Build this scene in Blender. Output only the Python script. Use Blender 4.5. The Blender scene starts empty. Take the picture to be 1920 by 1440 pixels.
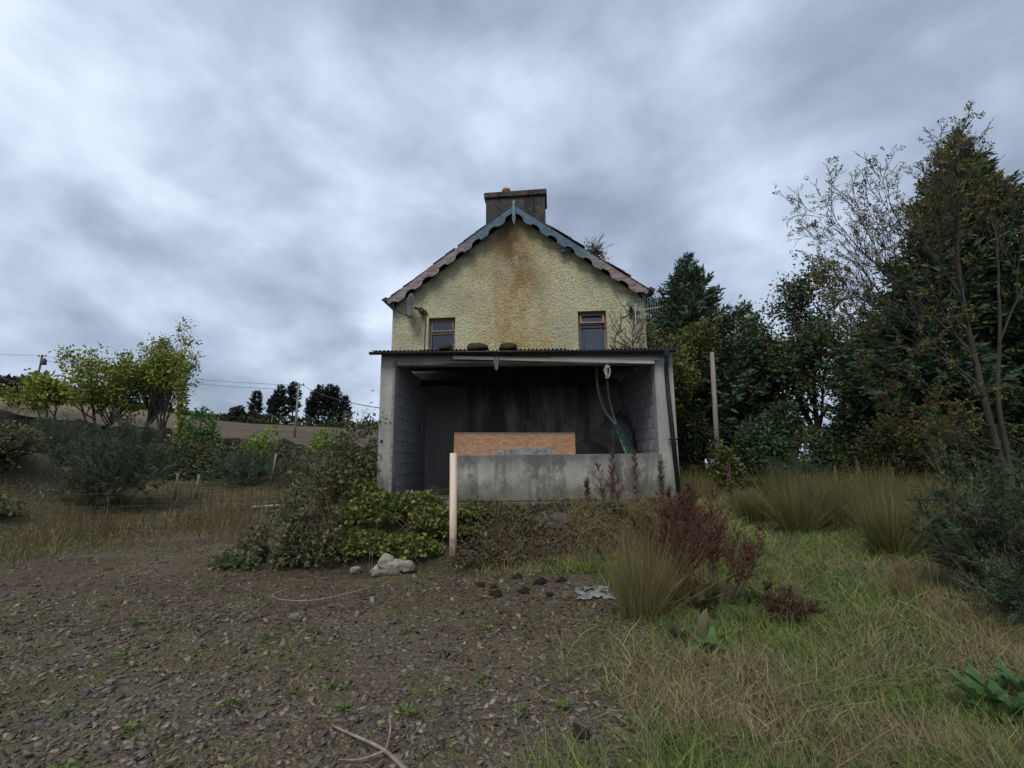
import bpy, bmesh, math
import numpy as np
from mathutils import Vector, Matrix, Euler

R = math.radians
sc = bpy.context.scene
col = sc.collection

# ------------------------------------------------------------------ camera, sky, sun, exposure
EYE = 1.6
cam_d = bpy.data.cameras.new("camera")
cam = bpy.data.objects.new("camera", cam_d)
col.objects.link(cam)
cam_d.sensor_width = 36.0
cam_d.lens = 36.0 * 870.0 / 1920.0
cam_d.clip_start = 0.05
cam_d.clip_end = 6000.0
cam.matrix_world = (Matrix.Translation((0, 0, EYE)) @ Matrix.Rotation(R(90 + 9.14), 4, 'X')
                    @ Matrix.Rotation(-0.0085, 4, 'Z'))
sc.camera = cam

SUN_EL, SUN_AZ = R(52), R(200)      # azimuth clockwise from +Y: behind the camera, a little to its left
world = bpy.data.worlds.new("World")
sc.world = world
world.use_nodes = True
wn, wl = world.node_tree.nodes, world.node_tree.links
wn.clear()
def wnode(t, **kw):
    n = wn.new(t)
    for k, v in kw.items():
        setattr(n, k, v)
    return n
w_out = wnode("ShaderNodeOutputWorld")
w_bg = wnode("ShaderNodeBackground")
w_bg.inputs["Strength"].default_value = 0.1
wl.new(w_bg.outputs[0], w_out.inputs[0])
sky = wnode("ShaderNodeTexSky", sky_type='NISHITA', sun_disc=False)
sky.sun_elevation = SUN_EL
sky.sun_rotation = SUN_AZ
sky.dust_density = 2.0
tc = wnode("ShaderNodeTexCoord")
sep = wnode("ShaderNodeSeparateXYZ")
wl.new(tc.outputs["Generated"], sep.inputs[0])
def wmath(op, a, b=None, clamp=False):
    n = wnode("ShaderNodeMath", operation=op, use_clamp=clamp)
    for i, v in enumerate((a, b)):
        if v is None:
            continue
        if isinstance(v, (int, float)):
            n.inputs[i].default_value = v
        else:
            wl.new(v, n.inputs[i])
    return n.outputs[0]
zc = wmath('ADD', wmath('MAXIMUM', sep.outputs[2], 0.0), 0.55)
comb = wnode("ShaderNodeCombineXYZ")              # the flat cloud sheet overhead, seen in perspective
wl.new(wmath('DIVIDE', sep.outputs[0], zc), comb.inputs[0])
wl.new(wmath('DIVIDE', sep.outputs[1], zc), comb.inputs[1])
wl.new(wmath('MULTIPLY', sep.outputs[2], 0.9), comb.inputs[2])
def cloud_noise(scale, detail, rough, dist, off, rot, sx, sy):
    m = wnode("ShaderNodeMapping")
    m.inputs["Location"].default_value = off
    m.inputs["Rotation"].default_value = (0, 0, rot)
    m.inputs["Scale"].default_value = (sx, sy, 1)
    wl.new(comb.outputs[0], m.inputs[0])
    n = wnode("ShaderNodeTexNoise")
    n.inputs["Scale"].default_value = scale
    n.inputs["Detail"].default_value = detail
    n.inputs["Roughness"].default_value = rough
    n.inputs["Distortion"].default_value = dist
    wl.new(m.outputs[0], n.inputs["Vector"])
    return n.outputs["Fac"]
c1 = cloud_noise(1.55, 3.0, 0.5, 0.25, (48.8, 1.7, 0), R(28), 1.0, 1.0)
c2 = cloud_noise(3.6, 4.0, 0.5, 0.3, (7.1, 48.8, 2), R(60), 1.0, 1.0)
c3 = cloud_noise(8.0, 4.0, 0.55, 0.3, (1.1, 9.4, 5), R(60), 1.0, 1.0)
cs = wmath('ADD', wmath('ADD', wmath("MULTIPLY", c1, 0.51), wmath("MULTIPLY", c2, 0.35)), wmath("MULTIPLY", c3, 0.14))
ramp = wnode("ShaderNodeValToRGB")
ramp.color_ramp.interpolation = 'B_SPLINE'
els = ramp.color_ramp.elements
els[0].position, els[0].color = 0.38, (0.17, 0.205, 0.275, 1)
els[1].position, els[1].color = 0.665, (0.60, 0.665, 0.765, 1)
e = els.new(0.47); e.color = (0.255, 0.302, 0.395, 1)
e = els.new(0.54); e.color = (0.35, 0.408, 0.51, 1)
e = els.new(0.605); e.color = (0.465, 0.535, 0.65, 1)
wl.new(cs, ramp.inputs[0])
mixw = wnode("ShaderNodeMix", data_type='RGBA')
mixw.inputs["Factor"].default_value = 0.92
wl.new(sky.outputs[0], mixw.inputs["A"])
ten = wnode("ShaderNodeVectorMath", operation='SCALE')      # the background strength is a tenth
ten.inputs["Scale"].default_value = 10.0
wl.new(ramp.outputs[0], ten.inputs[0])
wl.new(ten.outputs[0], mixw.inputs["B"])
wl.new(mixw.outputs["Result"], w_bg.inputs["Color"])

sun_d = bpy.data.lights.new("sun", 'SUN')
sun_d.energy = 1.5
sun_d.angle = R(25)
sun_d.color = (1.0, 0.96, 0.88)
sun = bpy.data.objects.new("sun", sun_d)
col.objects.link(sun)
sdir = Vector((math.sin(SUN_AZ) * math.cos(SUN_EL), math.cos(SUN_AZ) * math.cos(SUN_EL), math.sin(SUN_EL)))
sun.rotation_euler = sdir.to_track_quat('Z', 'Y').to_euler()
sun.location = (-10, -20, 30)

sc.view_settings.view_transform = 'Standard'
sc.view_settings.look = 'None'
sc.view_settings.gamma = 1.0
sc.view_settings.exposure = 0.62
sc.view_settings.use_curve_mapping = False

# ------------------------------------------------------------------ numeric helpers
def smooth(t):
    t = np.clip(t, 0, 1)
    return t * t * (3 - 2 * t)
_tab = np.random.default_rng(11).random((256, 256))
def vnoise(x, y):
    x = np.asarray(x, float); y = np.asarray(y, float)
    xi = np.floor(x).astype(int); yi = np.floor(y).astype(int)
    fx = smooth(x - xi); fy = smooth(y - yi)
    a = _tab[xi & 255, yi & 255]; b = _tab[(xi + 1) & 255, yi & 255]
    c = _tab[xi & 255, (yi + 1) & 255]; d = _tab[(xi + 1) & 255, (yi + 1) & 255]
    return (a + (b - a) * fx) * (1 - fy) + (c + (d - c) * fx) * fy
def fbm(x, y, o=4):
    s = 0; a = 0.5; t = 0
    for k in range(o):
        s = s + a * vnoise(np.asarray(x) * 2 ** k + 17.3 * k, np.asarray(y) * 2 ** k + 5.1 * k); t += a; a *= 0.5
    return s / t

BB = [-1.3, -1.1, -0.78, -0.6, -0.44, -0.29, -0.15, 0.1, 0.4, 1.2]
E1 = [0.115, 0.107, 0.068, 0.042, 0.032, 0.012, -0.02, -0.035, -0.03, -0.02]
E2 = [0.155, 0.143, 0.112, 0.084, 0.075, 0.067, 0.03, -0.008, -0.012, -0.012]
def H(x, y):
    """height of the ground"""
    x = np.asarray(x, float); y = np.asarray(y, float)
    dx = np.maximum(np.maximum(-2.55 - x, x - 3.25), 0); dy = np.maximum(8.35 - y, 0)
    plat = 0.74 * smooth(1 - np.hypot(dx * 1.1, dy) / 1.35)
    near = plat + 0.85 * smooth((y - 9) / 16) * smooth((x - 1.5) / 3) * (y > 0)
    near = near + 1.0 * smooth((y - 11) / 8) * smooth((-x - 2.5) / 3)
    near = np.maximum(near, 0.7 * smooth((y - 8.5) / 2.5) * smooth((4.3 - np.abs(x - 0.25)) / 1.3))
    near = near + 2.4 * np.exp(-((x + 14.8) / 3.0) ** 2 - ((y - 12.2) / 2.2) ** 2) * (0.75 + 0.5 * fbm(x * 0.6, y * 0.6, 3))
    near = near + 0.05 * (fbm(x * 0.8, y * 0.8) - 0.5) * 2 + 0.025 * (fbm(x * 3.1 + 9, y * 3.1) - 0.5) * 2
    yy = np.maximum(y, 5.0)
    b = x / yy
    e1 = np.interp(b, BB, E1); e2 = np.interp(b, BB, E2)
    d = np.minimum(yy, 150.0)
    far = EYE + d * (e1 + (e2 - e1) * smooth((d - 20) / 115) ** 0.8) - np.maximum(yy - 150, 0) * 0.03
    far = far + 0.35 * (fbm(x * 0.25, y * 0.25) - 0.5)
    bank_y = 20.2 + 0.8 * (fbm(x * 0.3 + 3, y * 0.0) - 0.5)
    bz = np.exp(-((y - bank_y) / 1.3) ** 2) * (x < -3)      # clods on the earth bank
    far = far + bz * 0.9 * (fbm(x * 1.3 + 5, y * 1.3, 4) - 0.5)
    k_left = smooth((y - bank_y + 0.7) / 1.0)
    k_right = smooth((y - 24) / 20)
    k = np.where(x < -3.5, k_left, k_right)
    k = np.where((x >= -3.5) & (x < 0), k_left + (k_right - k_left) * smooth((x + 3.5) / 3.5), k)
    return near * (1 - k) + far * k
def Hs(x, y):
    return float(H(x, y))
def gravel_mask(x, y):
    xe = np.interp(y, [1, 2.7, 3.5, 5, 7, 8.5], [0.15, 0.32, 0.6, 0.95, 1.05, 0.9])
    w = 1.7 * (fbm(x * 1.6, y * 1.6, 5) - 0.5)
    m = smooth((xe - x + w) / 0.7 + 0.5)
    m = m * smooth((x + 8.6 + 2.2 * w) / 1.2)
    top = np.where(x > -3.6, 7.05, 13.5)
    top = np.interp(x, [-8, -4.4, -3.2, -2.4, 3], [14, 12.5, 7.6, 6.9, 6.9])
    return m * smooth((top - y + w) / 0.8 + 0.5)

# ------------------------------------------------------------------ object helpers
def link(o, parent=None):
    col.objects.link(o)
    if parent is not None:
        o.parent = parent
    return o
def tag(o, label=None, cat=None, group=None, kind=None):
    if label: o["label"] = label
    if cat: o["category"] = cat
    if group: o["group"] = group
    if kind: o["kind"] = kind
    return o
def empty(name, loc=(0, 0, 0), rz=0.0, label=None, cat=None, group=None):
    o = bpy.data.objects.new(name, None)
    o.empty_display_size = 0.2
    o.location = loc; o.rotation_euler = (0, 0, rz)
    col.objects.link(o)
    return tag(o, label, cat, group)

def raw_mesh(name, V, F, mat, parent=None, C=None, smoothed=False):
    """V (n,3); F (m,k) array of k-gons; C (n,3) colours"""
    V = np.ascontiguousarray(V, dtype=np.float32); F = np.ascontiguousarray(F, dtype=np.int32)
    me = bpy.data.meshes.new(name)
    m, k = F.shape
    me.vertices.add(len(V)); me.vertices.foreach_set("co", V.ravel())
    me.loops.add(m * k); me.loops.foreach_set("vertex_index", F.ravel())
    me.polygons.add(m); me.polygons.foreach_set("loop_start", np.arange(0, m * k, k, dtype=np.int32))
    if smoothed:
        me.polygons.foreach_set("use_smooth", np.ones(m, dtype=bool))
    if C is not None:
        a = me.color_attributes.new("col", 'FLOAT_COLOR', 'POINT')
        cc = np.ones((len(V), 4), np.float32); cc[:, :3] = C
        a.data.foreach_set("color", cc.ravel())
    me.update(calc_edges=True)
    if mat: me.materials.append(mat)
    o = bpy.data.objects.new(name, me)
    return link(o, parent)

class MB:
    """collects polygons, builds ONE mesh object"""
    def __init__(s):
        s.V = []; s.F = []
    def add(s, V, F):
        n = len(s.V); s.V.extend([tuple(v) for v in V]); s.F.extend([[i + n for i in f] for f in F]); return s
    def box(s, c, d, rot=None, taper=1.0, jit=0, rng=None):
        x, y, z = d[0] / 2, d[1] / 2, d[2] / 2
        P = [Vector((sx * x * (taper if sz > 0 else 1), sy * y * (taper if sz > 0 else 1), sz * z)) for sz in (-1, 1) for sy in (-1, 1) for sx in (-1, 1)]
        if jit: P = [p + Vector(rng.uniform(-jit, jit, 3)) for p in P]
        if rot is not None:
            M = Euler(rot).to_matrix(); P = [M @ p for p in P]
        c = Vector(c)
        s.add([p + c for p in P], [(0, 2, 3, 1), (4, 5, 7, 6), (0, 1, 5, 4), (2, 6, 7, 3), (0, 4, 6, 2), (1, 3, 7, 5)])
        return s
    def bar(s, a, b, w, h):
        a = Vector(a); b = Vector(b); d = b - a; L = d.length; d.normalize()
        up = Vector((0, 0, 1)) if abs(d.z) < 0.95 else Vector((0, 1, 0))
        r = d.cross(up).normalized(); u = r.cross(d)
        P = [p + r * sx * w / 2 + u * sz * h / 2 for p in (a, b) for sx, sz in ((-1, -1), (1, -1), (1, 1), (-1, 1))]
        s.add(P, [(0, 1, 2, 3), (7, 6, 5, 4), (0, 4, 5, 1), (1, 5, 6, 2), (2, 6, 7, 3), (3, 7, 4, 0)])
        return s
    def tube(s, pts, rad, n=6, caps=True):
        pts = [Vector(p) for p in pts]; m = len(pts)
        if not hasattr(rad, '__len__'): rad = [rad] * m
        V = []; prev = None
        for i, p in enumerate(pts):
            d = (pts[min(i + 1, m - 1)] - pts[max(i - 1, 0)])
            d = d.normalized() if d.length > 1e-9 else Vector((0, 0, 1))
            if prev is None:
                r = d.cross(Vector((0.31, 0.17, 0.93)))
                if r.length < 1e-3: r = d.cross(Vector((1, 0, 0)))
            else:
                r = prev - d * prev.dot(d)
            r.normalize(); prev = r; u = d.cross(r)
            for k in range(n):
                a = 2 * math.pi * k / n
                V.append(p + (r * math.cos(a) + u * math.sin(a)) * rad[i])
        F = [(i * n + k, i * n + (k + 1) % n, (i + 1) * n + (k + 1) % n, (i + 1) * n + k) for i in range(m - 1) for k in range(n)]
        if caps: F += [tuple(range(n))[::-1], tuple(range((m - 1) * n, m * n))]
        return s.add(V, F)
    def lathe(s, c, prof, n=16):
        V = []; m = len(prof)
        for r, z in prof:
            for k in range(n):
                a = 2 * math.pi * k / n; V.append((c[0] + r * math.cos(a), c[1] + r * math.sin(a), c[2] + z))
        F = [(i * n + k, i * n + (k + 1) % n, (i + 1) * n + (k + 1) % n, (i + 1) * n + k) for i in range(m - 1) for k in range(n)]
        F += [tuple(range(n))[::-1], tuple(range((m - 1) * n, m * n))]
        return s.add(V, F)
    def build(s, name, mat, parent=None, smoothed=False, bevel=0):
        me = bpy.data.meshes.new(name)
        me.from_pydata(s.V, [], s.F)
        if mat: me.materials.append(mat)
        if smoothed:
            me.polygons.foreach_set("use_smooth", [True] * len(me.polygons))
        me.update()
        o = bpy.data.objects.new(name, me)
        link(o, parent)
        if bevel:
            b = o.modifiers.new("bevel", 'BEVEL'); b.width = bevel; b.segments = 2; b.limit_method = 'ANGLE'
        return o

def unit(v):
    return v / np.maximum(np.linalg.norm(v, axis=-1, keepdims=True), 1e-9)
def mixcol(rng, n, cols, jitter=0.15):
    """random colours out of a palette, with their own brightness scatter"""
    cols = np.asarray(cols, float)
    i = rng.integers(0, len(cols), n); j = rng.integers(0, len(cols), n); t = rng.random((n, 1)) * 0.6
    return 1.22 * (cols[i] * (1 - t) + cols[j] * t) * (1 + jitter * rng.standard_normal((n, 1))).clip(0.4, 1.8)
def leaf_quads(rng, P, size, axis=None, spread=1.0, aspect=0.55, fold=0.15):
    """diamond leaves: P (n,3) base points, axis (n,3) preferred growth direction"""
    n = len(P)
    a = rng.standard_normal((n, 3)) * spread
    if axis is not None: a = a + axis
    a = unit(a)
    nr = unit(rng.standard_normal((n, 3)) + np.array([0, -0.5, 0.7]))
    b = unit(np.cross(a, nr)); nn = np.cross(b, a)
    L = (size * (0.6 + 0.8 * rng.random((n, 1))))
    w = L * aspect * 0.5
    V = np.stack([P, P + a * L * 0.45 + b * w + nn * L * fold, P + a * L, P + a * L * 0.45 - b * w + nn * L * fold], 1)
    return V
def quads_obj(name, V, C, mat, parent=None):
    n = len(V)
    return raw_mesh(name, V.reshape(-1, 3), np.arange(n * 4).reshape(n, 4), mat, parent, np.repeat(C, 4, 0))
def strips(P, D, L, W, bend, rng, S=3):
    """grass blades: base P, direction D, length L, width W, bend (n,3) offset at the tip -> verts (n,S*2,3), faces"""
    n = len(P)
    side = unit(np.cross(D, rng.standard_normal((n, 3))))
    out = []
    for k in range(S):
        t = k / (S - 1)
        c = P + D * (L[:, None] * t) + bend * t * t
        w = W[:, None] * (1 - 0.88 * t) * 0.5
        out += [c - side * w, c + side * w]
    V = np.stack(out, 1)
    base = np.arange(n)[:, None] * (2 * S)
    F = np.concatenate([base + np.array([[2 * k, 2 * k + 1, 2 * k + 3, 2 * k + 2]]) for k in range(S - 1)], 0)
    return V, F
def strips_obj(name, P, D, L, W, bend, C, mat, rng, parent=None, S=3, tip=None):
    V, F = strips(P, D, L, W, bend, rng, S)
    Cv = np.repeat(C[:, None, :], 2 * S, 1)
    if tip is not None:
        for k in range(S):
            t = (k / (S - 1)) * 0.8
            Cv[:, 2 * k:2 * k + 2] = Cv[:, 2 * k:2 * k + 2] * (1 - t) + tip[:, None, :] * t
    return raw_mesh(name, V.reshape(-1, 3), F, mat, parent, Cv.reshape(-1, 3))

# ------------------------------------------------------------------ materials
def new_mat(name):
    m = bpy.data.materials.new(name); m.use_nodes = True
    nt = m.node_tree
    return m, nt, nt.nodes["Principled BSDF"]
class NT:
    def __init__(s, nt): s.nt = nt
    def n(s, t, **kw):
        nd = s.nt.nodes.new(t)
        for k, v in kw.items(): setattr(nd, k, v)
        return nd
    def put(s, sock, v):
        if isinstance(v, bpy.types.NodeSocket): s.nt.links.new(v, sock)
        elif isinstance(v, (tuple, list)) and len(v) == 3 and sock.type == 'RGBA': sock.default_value = (*v, 1)
        else: sock.default_value = v
    def math(s, op, a, b=0.0, clamp=False):
        nd = s.n("ShaderNodeMath", operation=op, use_clamp=clamp); s.put(nd.inputs[0], a); s.put(nd.inputs[1], b); return nd.outputs[0]
    def mix(s, f, a, b, blend='MIX'):
        nd = s.n("ShaderNodeMix", data_type='RGBA', blend_type=blend); s.put(nd.inputs["Factor"], f); s.put(nd.inputs["A"], a); s.put(nd.inputs["B"], b); return nd.outputs["Result"]
    def noise(s, vec, scale, detail=4, rough=0.55, dist=0.0):
        nd = s.n("ShaderNodeTexNoise"); s.put(nd.inputs["Vector"], vec)
        nd.inputs["Scale"].default_value = scale; nd.inputs["Detail"].default_value = detail
        nd.inputs["Roughness"].default_value = rough; nd.inputs["Distortion"].default_value = dist
        return nd.outputs["Fac"]
    def voro(s, vec, scale, feature='F1'):
        nd = s.n("ShaderNodeTexVoronoi", feature=feature); s.put(nd.inputs["Vector"], vec); nd.inputs["Scale"].default_value = scale; return nd.outputs["Distance"]
    def map(s, vec, scale=(1, 1, 1), loc=(0, 0, 0)):
        nd = s.n("ShaderNodeMapping"); s.put(nd.inputs[0], vec); nd.inputs["Scale"].default_value = scale; nd.inputs["Location"].default_value = loc; return nd.outputs[0]
    def step(s, v, lo, hi):
        nd = s.n("ShaderNodeMapRange", interpolation_type='SMOOTHSTEP'); s.put(nd.inputs[0], v)
        nd.inputs[1].default_value = lo; nd.inputs[2].default_value = hi; nd.inputs[3].default_value = 0; nd.inputs[4].default_value = 1
        return nd.outputs[0]
    def obj(s): return s.n("ShaderNodeTexCoord").outputs["Object"]
    def xyz(s, v):
        nd = s.n("ShaderNodeSeparateXYZ"); s.put(nd.inputs[0], v); return nd.outputs
    def bump(s, h, strength, dist, normal=None):
        nd = s.n("ShaderNodeBump"); s.put(nd.inputs["Height"], h); nd.inputs["Strength"].default_value = strength; nd.inputs["Distance"].default_value = dist
        if normal is not None: s.put(nd.inputs["Normal"], normal)
        return nd.outputs[0]
def plain(name, c1, c2=None, rough=0.8, scale=6.0, bump=0.3, bdist=0.01, stretch=(1, 1, 1), metallic=0.0, lo=0.35, hi=0.65, spec=0.3, rnd=0.0):
    """two-tone weathered surface"""
    m, nt, p = new_mat(name); t = NT(nt)
    v = t.map(t.obj(), stretch)
    f = t.noise(v, scale, 6, 0.62)
    c = t.mix(t.step(f, lo, hi), c1, c2 or tuple(x * 0.6 for x in c1))
    c = t.mix(t.math('MULTIPLY', t.noise(v, scale * 7, 3), 0.35), c, tuple(x * 0.45 for x in c1))
    if rnd:
        oi = t.n("ShaderNodeObjectInfo").outputs["Random"]
        c = t.mix(t.math('MULTIPLY', oi, rnd), c, tuple(x * 0.4 for x in c1))
    t.put(p.inputs["Base Color"], c)
    p.inputs["Roughness"].default_value = rough; p.inputs["Metallic"].default_value = metallic
    p.inputs["Specular IOR Level"].default_value = spec
    if bump: t.put(p.inputs["Normal"], t.bump(t.noise(v, scale * 4, 6, 0.7), bump, bdist))
    return m
def foliage(name, trans=0.28, rough=0.55, spec=0.25):
    m, nt, p = new_mat(name); t = NT(nt)
    a = t.n("ShaderNodeAttribute", attribute_name="col").outputs["Color"]
    t.put(p.inputs["Base Color"], a); p.inputs["Roughness"].default_value = rough; p.inputs["Specular IOR Level"].default_value = spec
    tr = t.n("ShaderNodeBsdfTranslucent"); t.put(tr.inputs["Color"], a)
    mx = t.n("ShaderNodeMixShader"); mx.inputs[0].default_value = trans
    nt.links.new(p.outputs[0], mx.inputs[1]); nt.links.new(tr.outputs[0], mx.inputs[2])
    nt.links.new(mx.outputs[0], nt.nodes["Material Output"].inputs["Surface"])
    return m
M = {}
M['leaf'] = foliage("leaf", 0.3)
M['blade'] = foliage("grass_blade", 0.15, 0.6, 0.2)
M['needle'] = foliage("needle", 0.1, 0.7, 0.15)
M['stone_c'] = foliage("gravel_stone", 0.0, 0.8, 0.3)
M['bark'] = plain("bark", (0.075, 0.06, 0.045), (0.035, 0.03, 0.024), 0.9, 5, 0.6, 0.02, (1, 1, 0.25))
M['bark_pale'] = plain("pale_bark", (0.07, 0.062, 0.052), (0.04, 0.035, 0.03), 0.9, 4, 0.5, 0.02, (1, 1, 0.3))
M['concrete'] = None
M['slate'] = plain("slate", (0.045, 0.042, 0.045), (0.075, 0.055, 0.045), 0.7, 4, 0.3, 0.01)
M['black_pipe'] = plain("black_plastic", (0.018, 0.019, 0.022), (0.035, 0.036, 0.04), 0.45, 5, 0.05, 0.002)
M['wood_grey'] = plain("weathered_wood", (0.30, 0.285, 0.25), (0.16, 0.15, 0.13), 0.85, 3, 0.4, 0.006, (0.4, 8, 8))
M['wood_pale'] = plain("bleached_board", (0.50, 0.48, 0.43), (0.30, 0.285, 0.25), 0.8, 3, 0.4, 0.006, (0.4, 8, 8))
M['wood_dark'] = plain("dark_timber", (0.05, 0.042, 0.035), (0.025, 0.022, 0.02), 0.9, 3, 0.4, 0.006, (0.4, 6, 6))
M['wood_post'] = plain("post_wood", (0.29, 0.27, 0.235), (0.15, 0.14, 0.12), 0.9, 3, 0.5, 0.01, (8, 8, 0.35))
M['rust_tin'] = plain("corrugated_iron", (0.055, 0.052, 0.05), (0.085, 0.06, 0.045), 0.75, 2.5, 0.25, 0.005, metallic=0.0)
M['frame'] = plain("window_frame_paint", (0.23, 0.17, 0.14), (0.15, 0.09, 0.07), 0.7, 9, 0.3, 0.004)
M['board_pale'] = plain("pale_ply", (0.52, 0.41, 0.35), (0.38, 0.31, 0.29), 0.8, 3, 0.1, 0.003)
M['interior'] = plain("interior_plaster", (0.12, 0.115, 0.11), (0.06, 0.06, 0.058), 0.9, 1.5, 0.1, 0.01)
M['pvc'] = plain("sun_faded_pvc", (0.60, 0.47, 0.37), (0.50, 0.38, 0.29), 0.55, 2.5, 0.06, 0.002, (3, 3, 0.6))
def pvc_mat():
    m, nt, p = new_mat("sun_faded_pvc"); t = NT(nt); o = t.obj(); z = t.xyz(o)[2]
    c = t.mix(t.step(t.noise(t.map(o, (9, 9, 0.8)), 1.0, 5, 0.6), 0.4, 0.65), (0.60, 0.47, 0.37), (0.47, 0.355, 0.27))
    gm = t.step(t.math('ADD', z, t.math('MULTIPLY', t.noise(o, 9, 5, 0.7), -0.7)), 0.15, -0.25)
    c = t.mix(t.math('MULTIPLY', gm, 0.75), c, (0.12, 0.10, 0.06))
    c = t.mix(t.math('MULTIPLY', t.step(t.noise(t.map(o, (30, 30, 2.5)), 1.0, 4, 0.7), 0.6, 0.7), 0.5), c, (0.25, 0.19, 0.14))
    t.put(p.inputs["Base Color"], c); p.inputs["Roughness"].default_value = 0.6
    return m
M['pvc'] = pvc_mat()
M['terracotta'] = plain("terracotta", (0.42, 0.2, 0.12), (0.33, 0.16, 0.1), 0.8, 6, 0.2, 0.005)
M['pot_pale'] = plain("buff_clay", (0.38, 0.34, 0.24), (0.26, 0.23, 0.17), 0.8, 6, 0.2, 0.005)
M['dish'] = plain("dish_grey", (0.17, 0.175, 0.175), (0.12, 0.122, 0.12), 0.5, 4, 0.05, 0.002)
M['metal_dark'] = plain("dark_metal", (0.04, 0.04, 0.042), (0.07, 0.05, 0.04), 0.55, 8, 0.1, 0.002)
M['metal_pale'] = plain("pale_aluminium", (0.42, 0.42, 0.40), (0.28, 0.28, 0.27), 0.45, 8, 0.05, 0.002, metallic=0.4)
M['rust_wire'] = plain("rusty_wire", (0.10, 0.055, 0.035), (0.06, 0.035, 0.025), 0.85, 9, 0.1, 0.002)
M['lamp_green'] = plain("verdigris_cap", (0.17, 0.21, 0.19), (0.12, 0.15, 0.14), 0.6, 8, 0.1, 0.003)
M['hose'] = plain("pale_hose", (0.23, 0.24, 0.22), (0.15, 0.16, 0.15), 0.6, 6, 0.1, 0.003)
M['net'] = plain("green_netting", (0.06, 0.16, 0.13), (0.04, 0.10, 0.09), 0.8, 12, 0.3, 0.004)
M['rope'] = plain("cream_rope", (0.52, 0.47, 0.36), (0.38, 0.34, 0.26), 0.9, 20, 0.4, 0.003)
M['tarp'] = plain("dusty_tarpaulin", (0.15, 0.145, 0.13), (0.085, 0.08, 0.074), 0.65, 1.5, 0.25, 0.02)
M['rag_blue'] = plain("blue_grey_plastic", (0.16, 0.18, 0.22), (0.11, 0.12, 0.15), 0.6, 8, 0.2, 0.01)
M['plastic_white'] = plain("dirty_white_plastic", (0.28, 0.29, 0.285), (0.12, 0.12, 0.11), 0.6, 9, 0.3, 0.01)
M['moss'] = plain("moss", (0.065, 0.052, 0.022), (0.035, 0.026, 0.014), 0.95, 14, 1.0, 0.03)
M['dung'] = plain("dark_turf_lump", (0.028, 0.022, 0.018), (0.015, 0.012, 0.01), 0.95, 20, 1.0, 0.02)
M['rock'] = plain("pale_rock", (0.36, 0.34, 0.27), (0.16, 0.15, 0.11), 0.9, 7, 0.9, 0.03, lo=0.42, hi=0.62)
M['shale'] = plain("shale", (0.17, 0.155, 0.13), (0.10, 0.095, 0.09), 0.85, 8, 0.4, 0.006, rnd=0.8)
M['shale_ochre'] = plain("ochre_shale", (0.24, 0.16, 0.09), (0.16, 0.12, 0.085), 0.85, 8, 0.4, 0.006, rnd=0.6)
M['shale_blue'] = plain("blue_shale", (0.085, 0.087, 0.092), (0.055, 0.055, 0.057), 0.75, 8, 0.4, 0.006, rnd=0.5)
M['twig'] = plain("bleached_twig", (0.30, 0.255, 0.20), (0.17, 0.14, 0.11), 0.85, 12, 0.3, 0.004)
M['straw'] = plain("dry_straw", (0.24, 0.18, 0.11), (0.16, 0.11, 0.07), 0.85, 9, 0)
M['dead_stem'] = plain("dead_stem", (0.17, 0.12, 0.088), (0.085, 0.052, 0.04), 0.9, 10, 0)
M['cable'] = plain("cable_black", (0.02, 0.02, 0.022), None, 0.6, 8, 0)
M['berry'] = plain("red_plastic", (0.35, 0.03, 0.03), None, 0.5, 8, 0)

def osb_mat():
    m, nt, p = new_mat("strand_board"); t = NT(nt); o = t.obj()
    v = t.n("ShaderNodeTexVoronoi", feature='F1'); t.put(v.inputs["Vector"], t.map(o, (14, 1, 34))); v.inputs["Scale"].default_value = 1.0; 
    bw = t.n("ShaderNodeSeparateColor"); nt.links.new(v.outputs["Color"], bw.inputs[0])
    c = t.mix(bw.outputs[0], (0.28, 0.145, 0.075), (0.40, 0.235, 0.135))
    c = t.mix(t.math('MULTIPLY', t.step(t.noise(o, 2.2, 5), 0.45, 0.75), 0.6), c, (0.24, 0.13, 0.07))
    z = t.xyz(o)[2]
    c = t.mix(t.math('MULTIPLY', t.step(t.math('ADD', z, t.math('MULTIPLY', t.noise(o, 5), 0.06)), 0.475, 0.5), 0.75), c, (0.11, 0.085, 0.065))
    t.put(p.inputs["Base Color"], c); p.inputs["Roughness"].default_value = 0.75
    t.put(p.inputs["Normal"], t.bump(bw.outputs[1], 0.3, 0.004))
    return m
M['osb'] = osb_mat()

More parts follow.
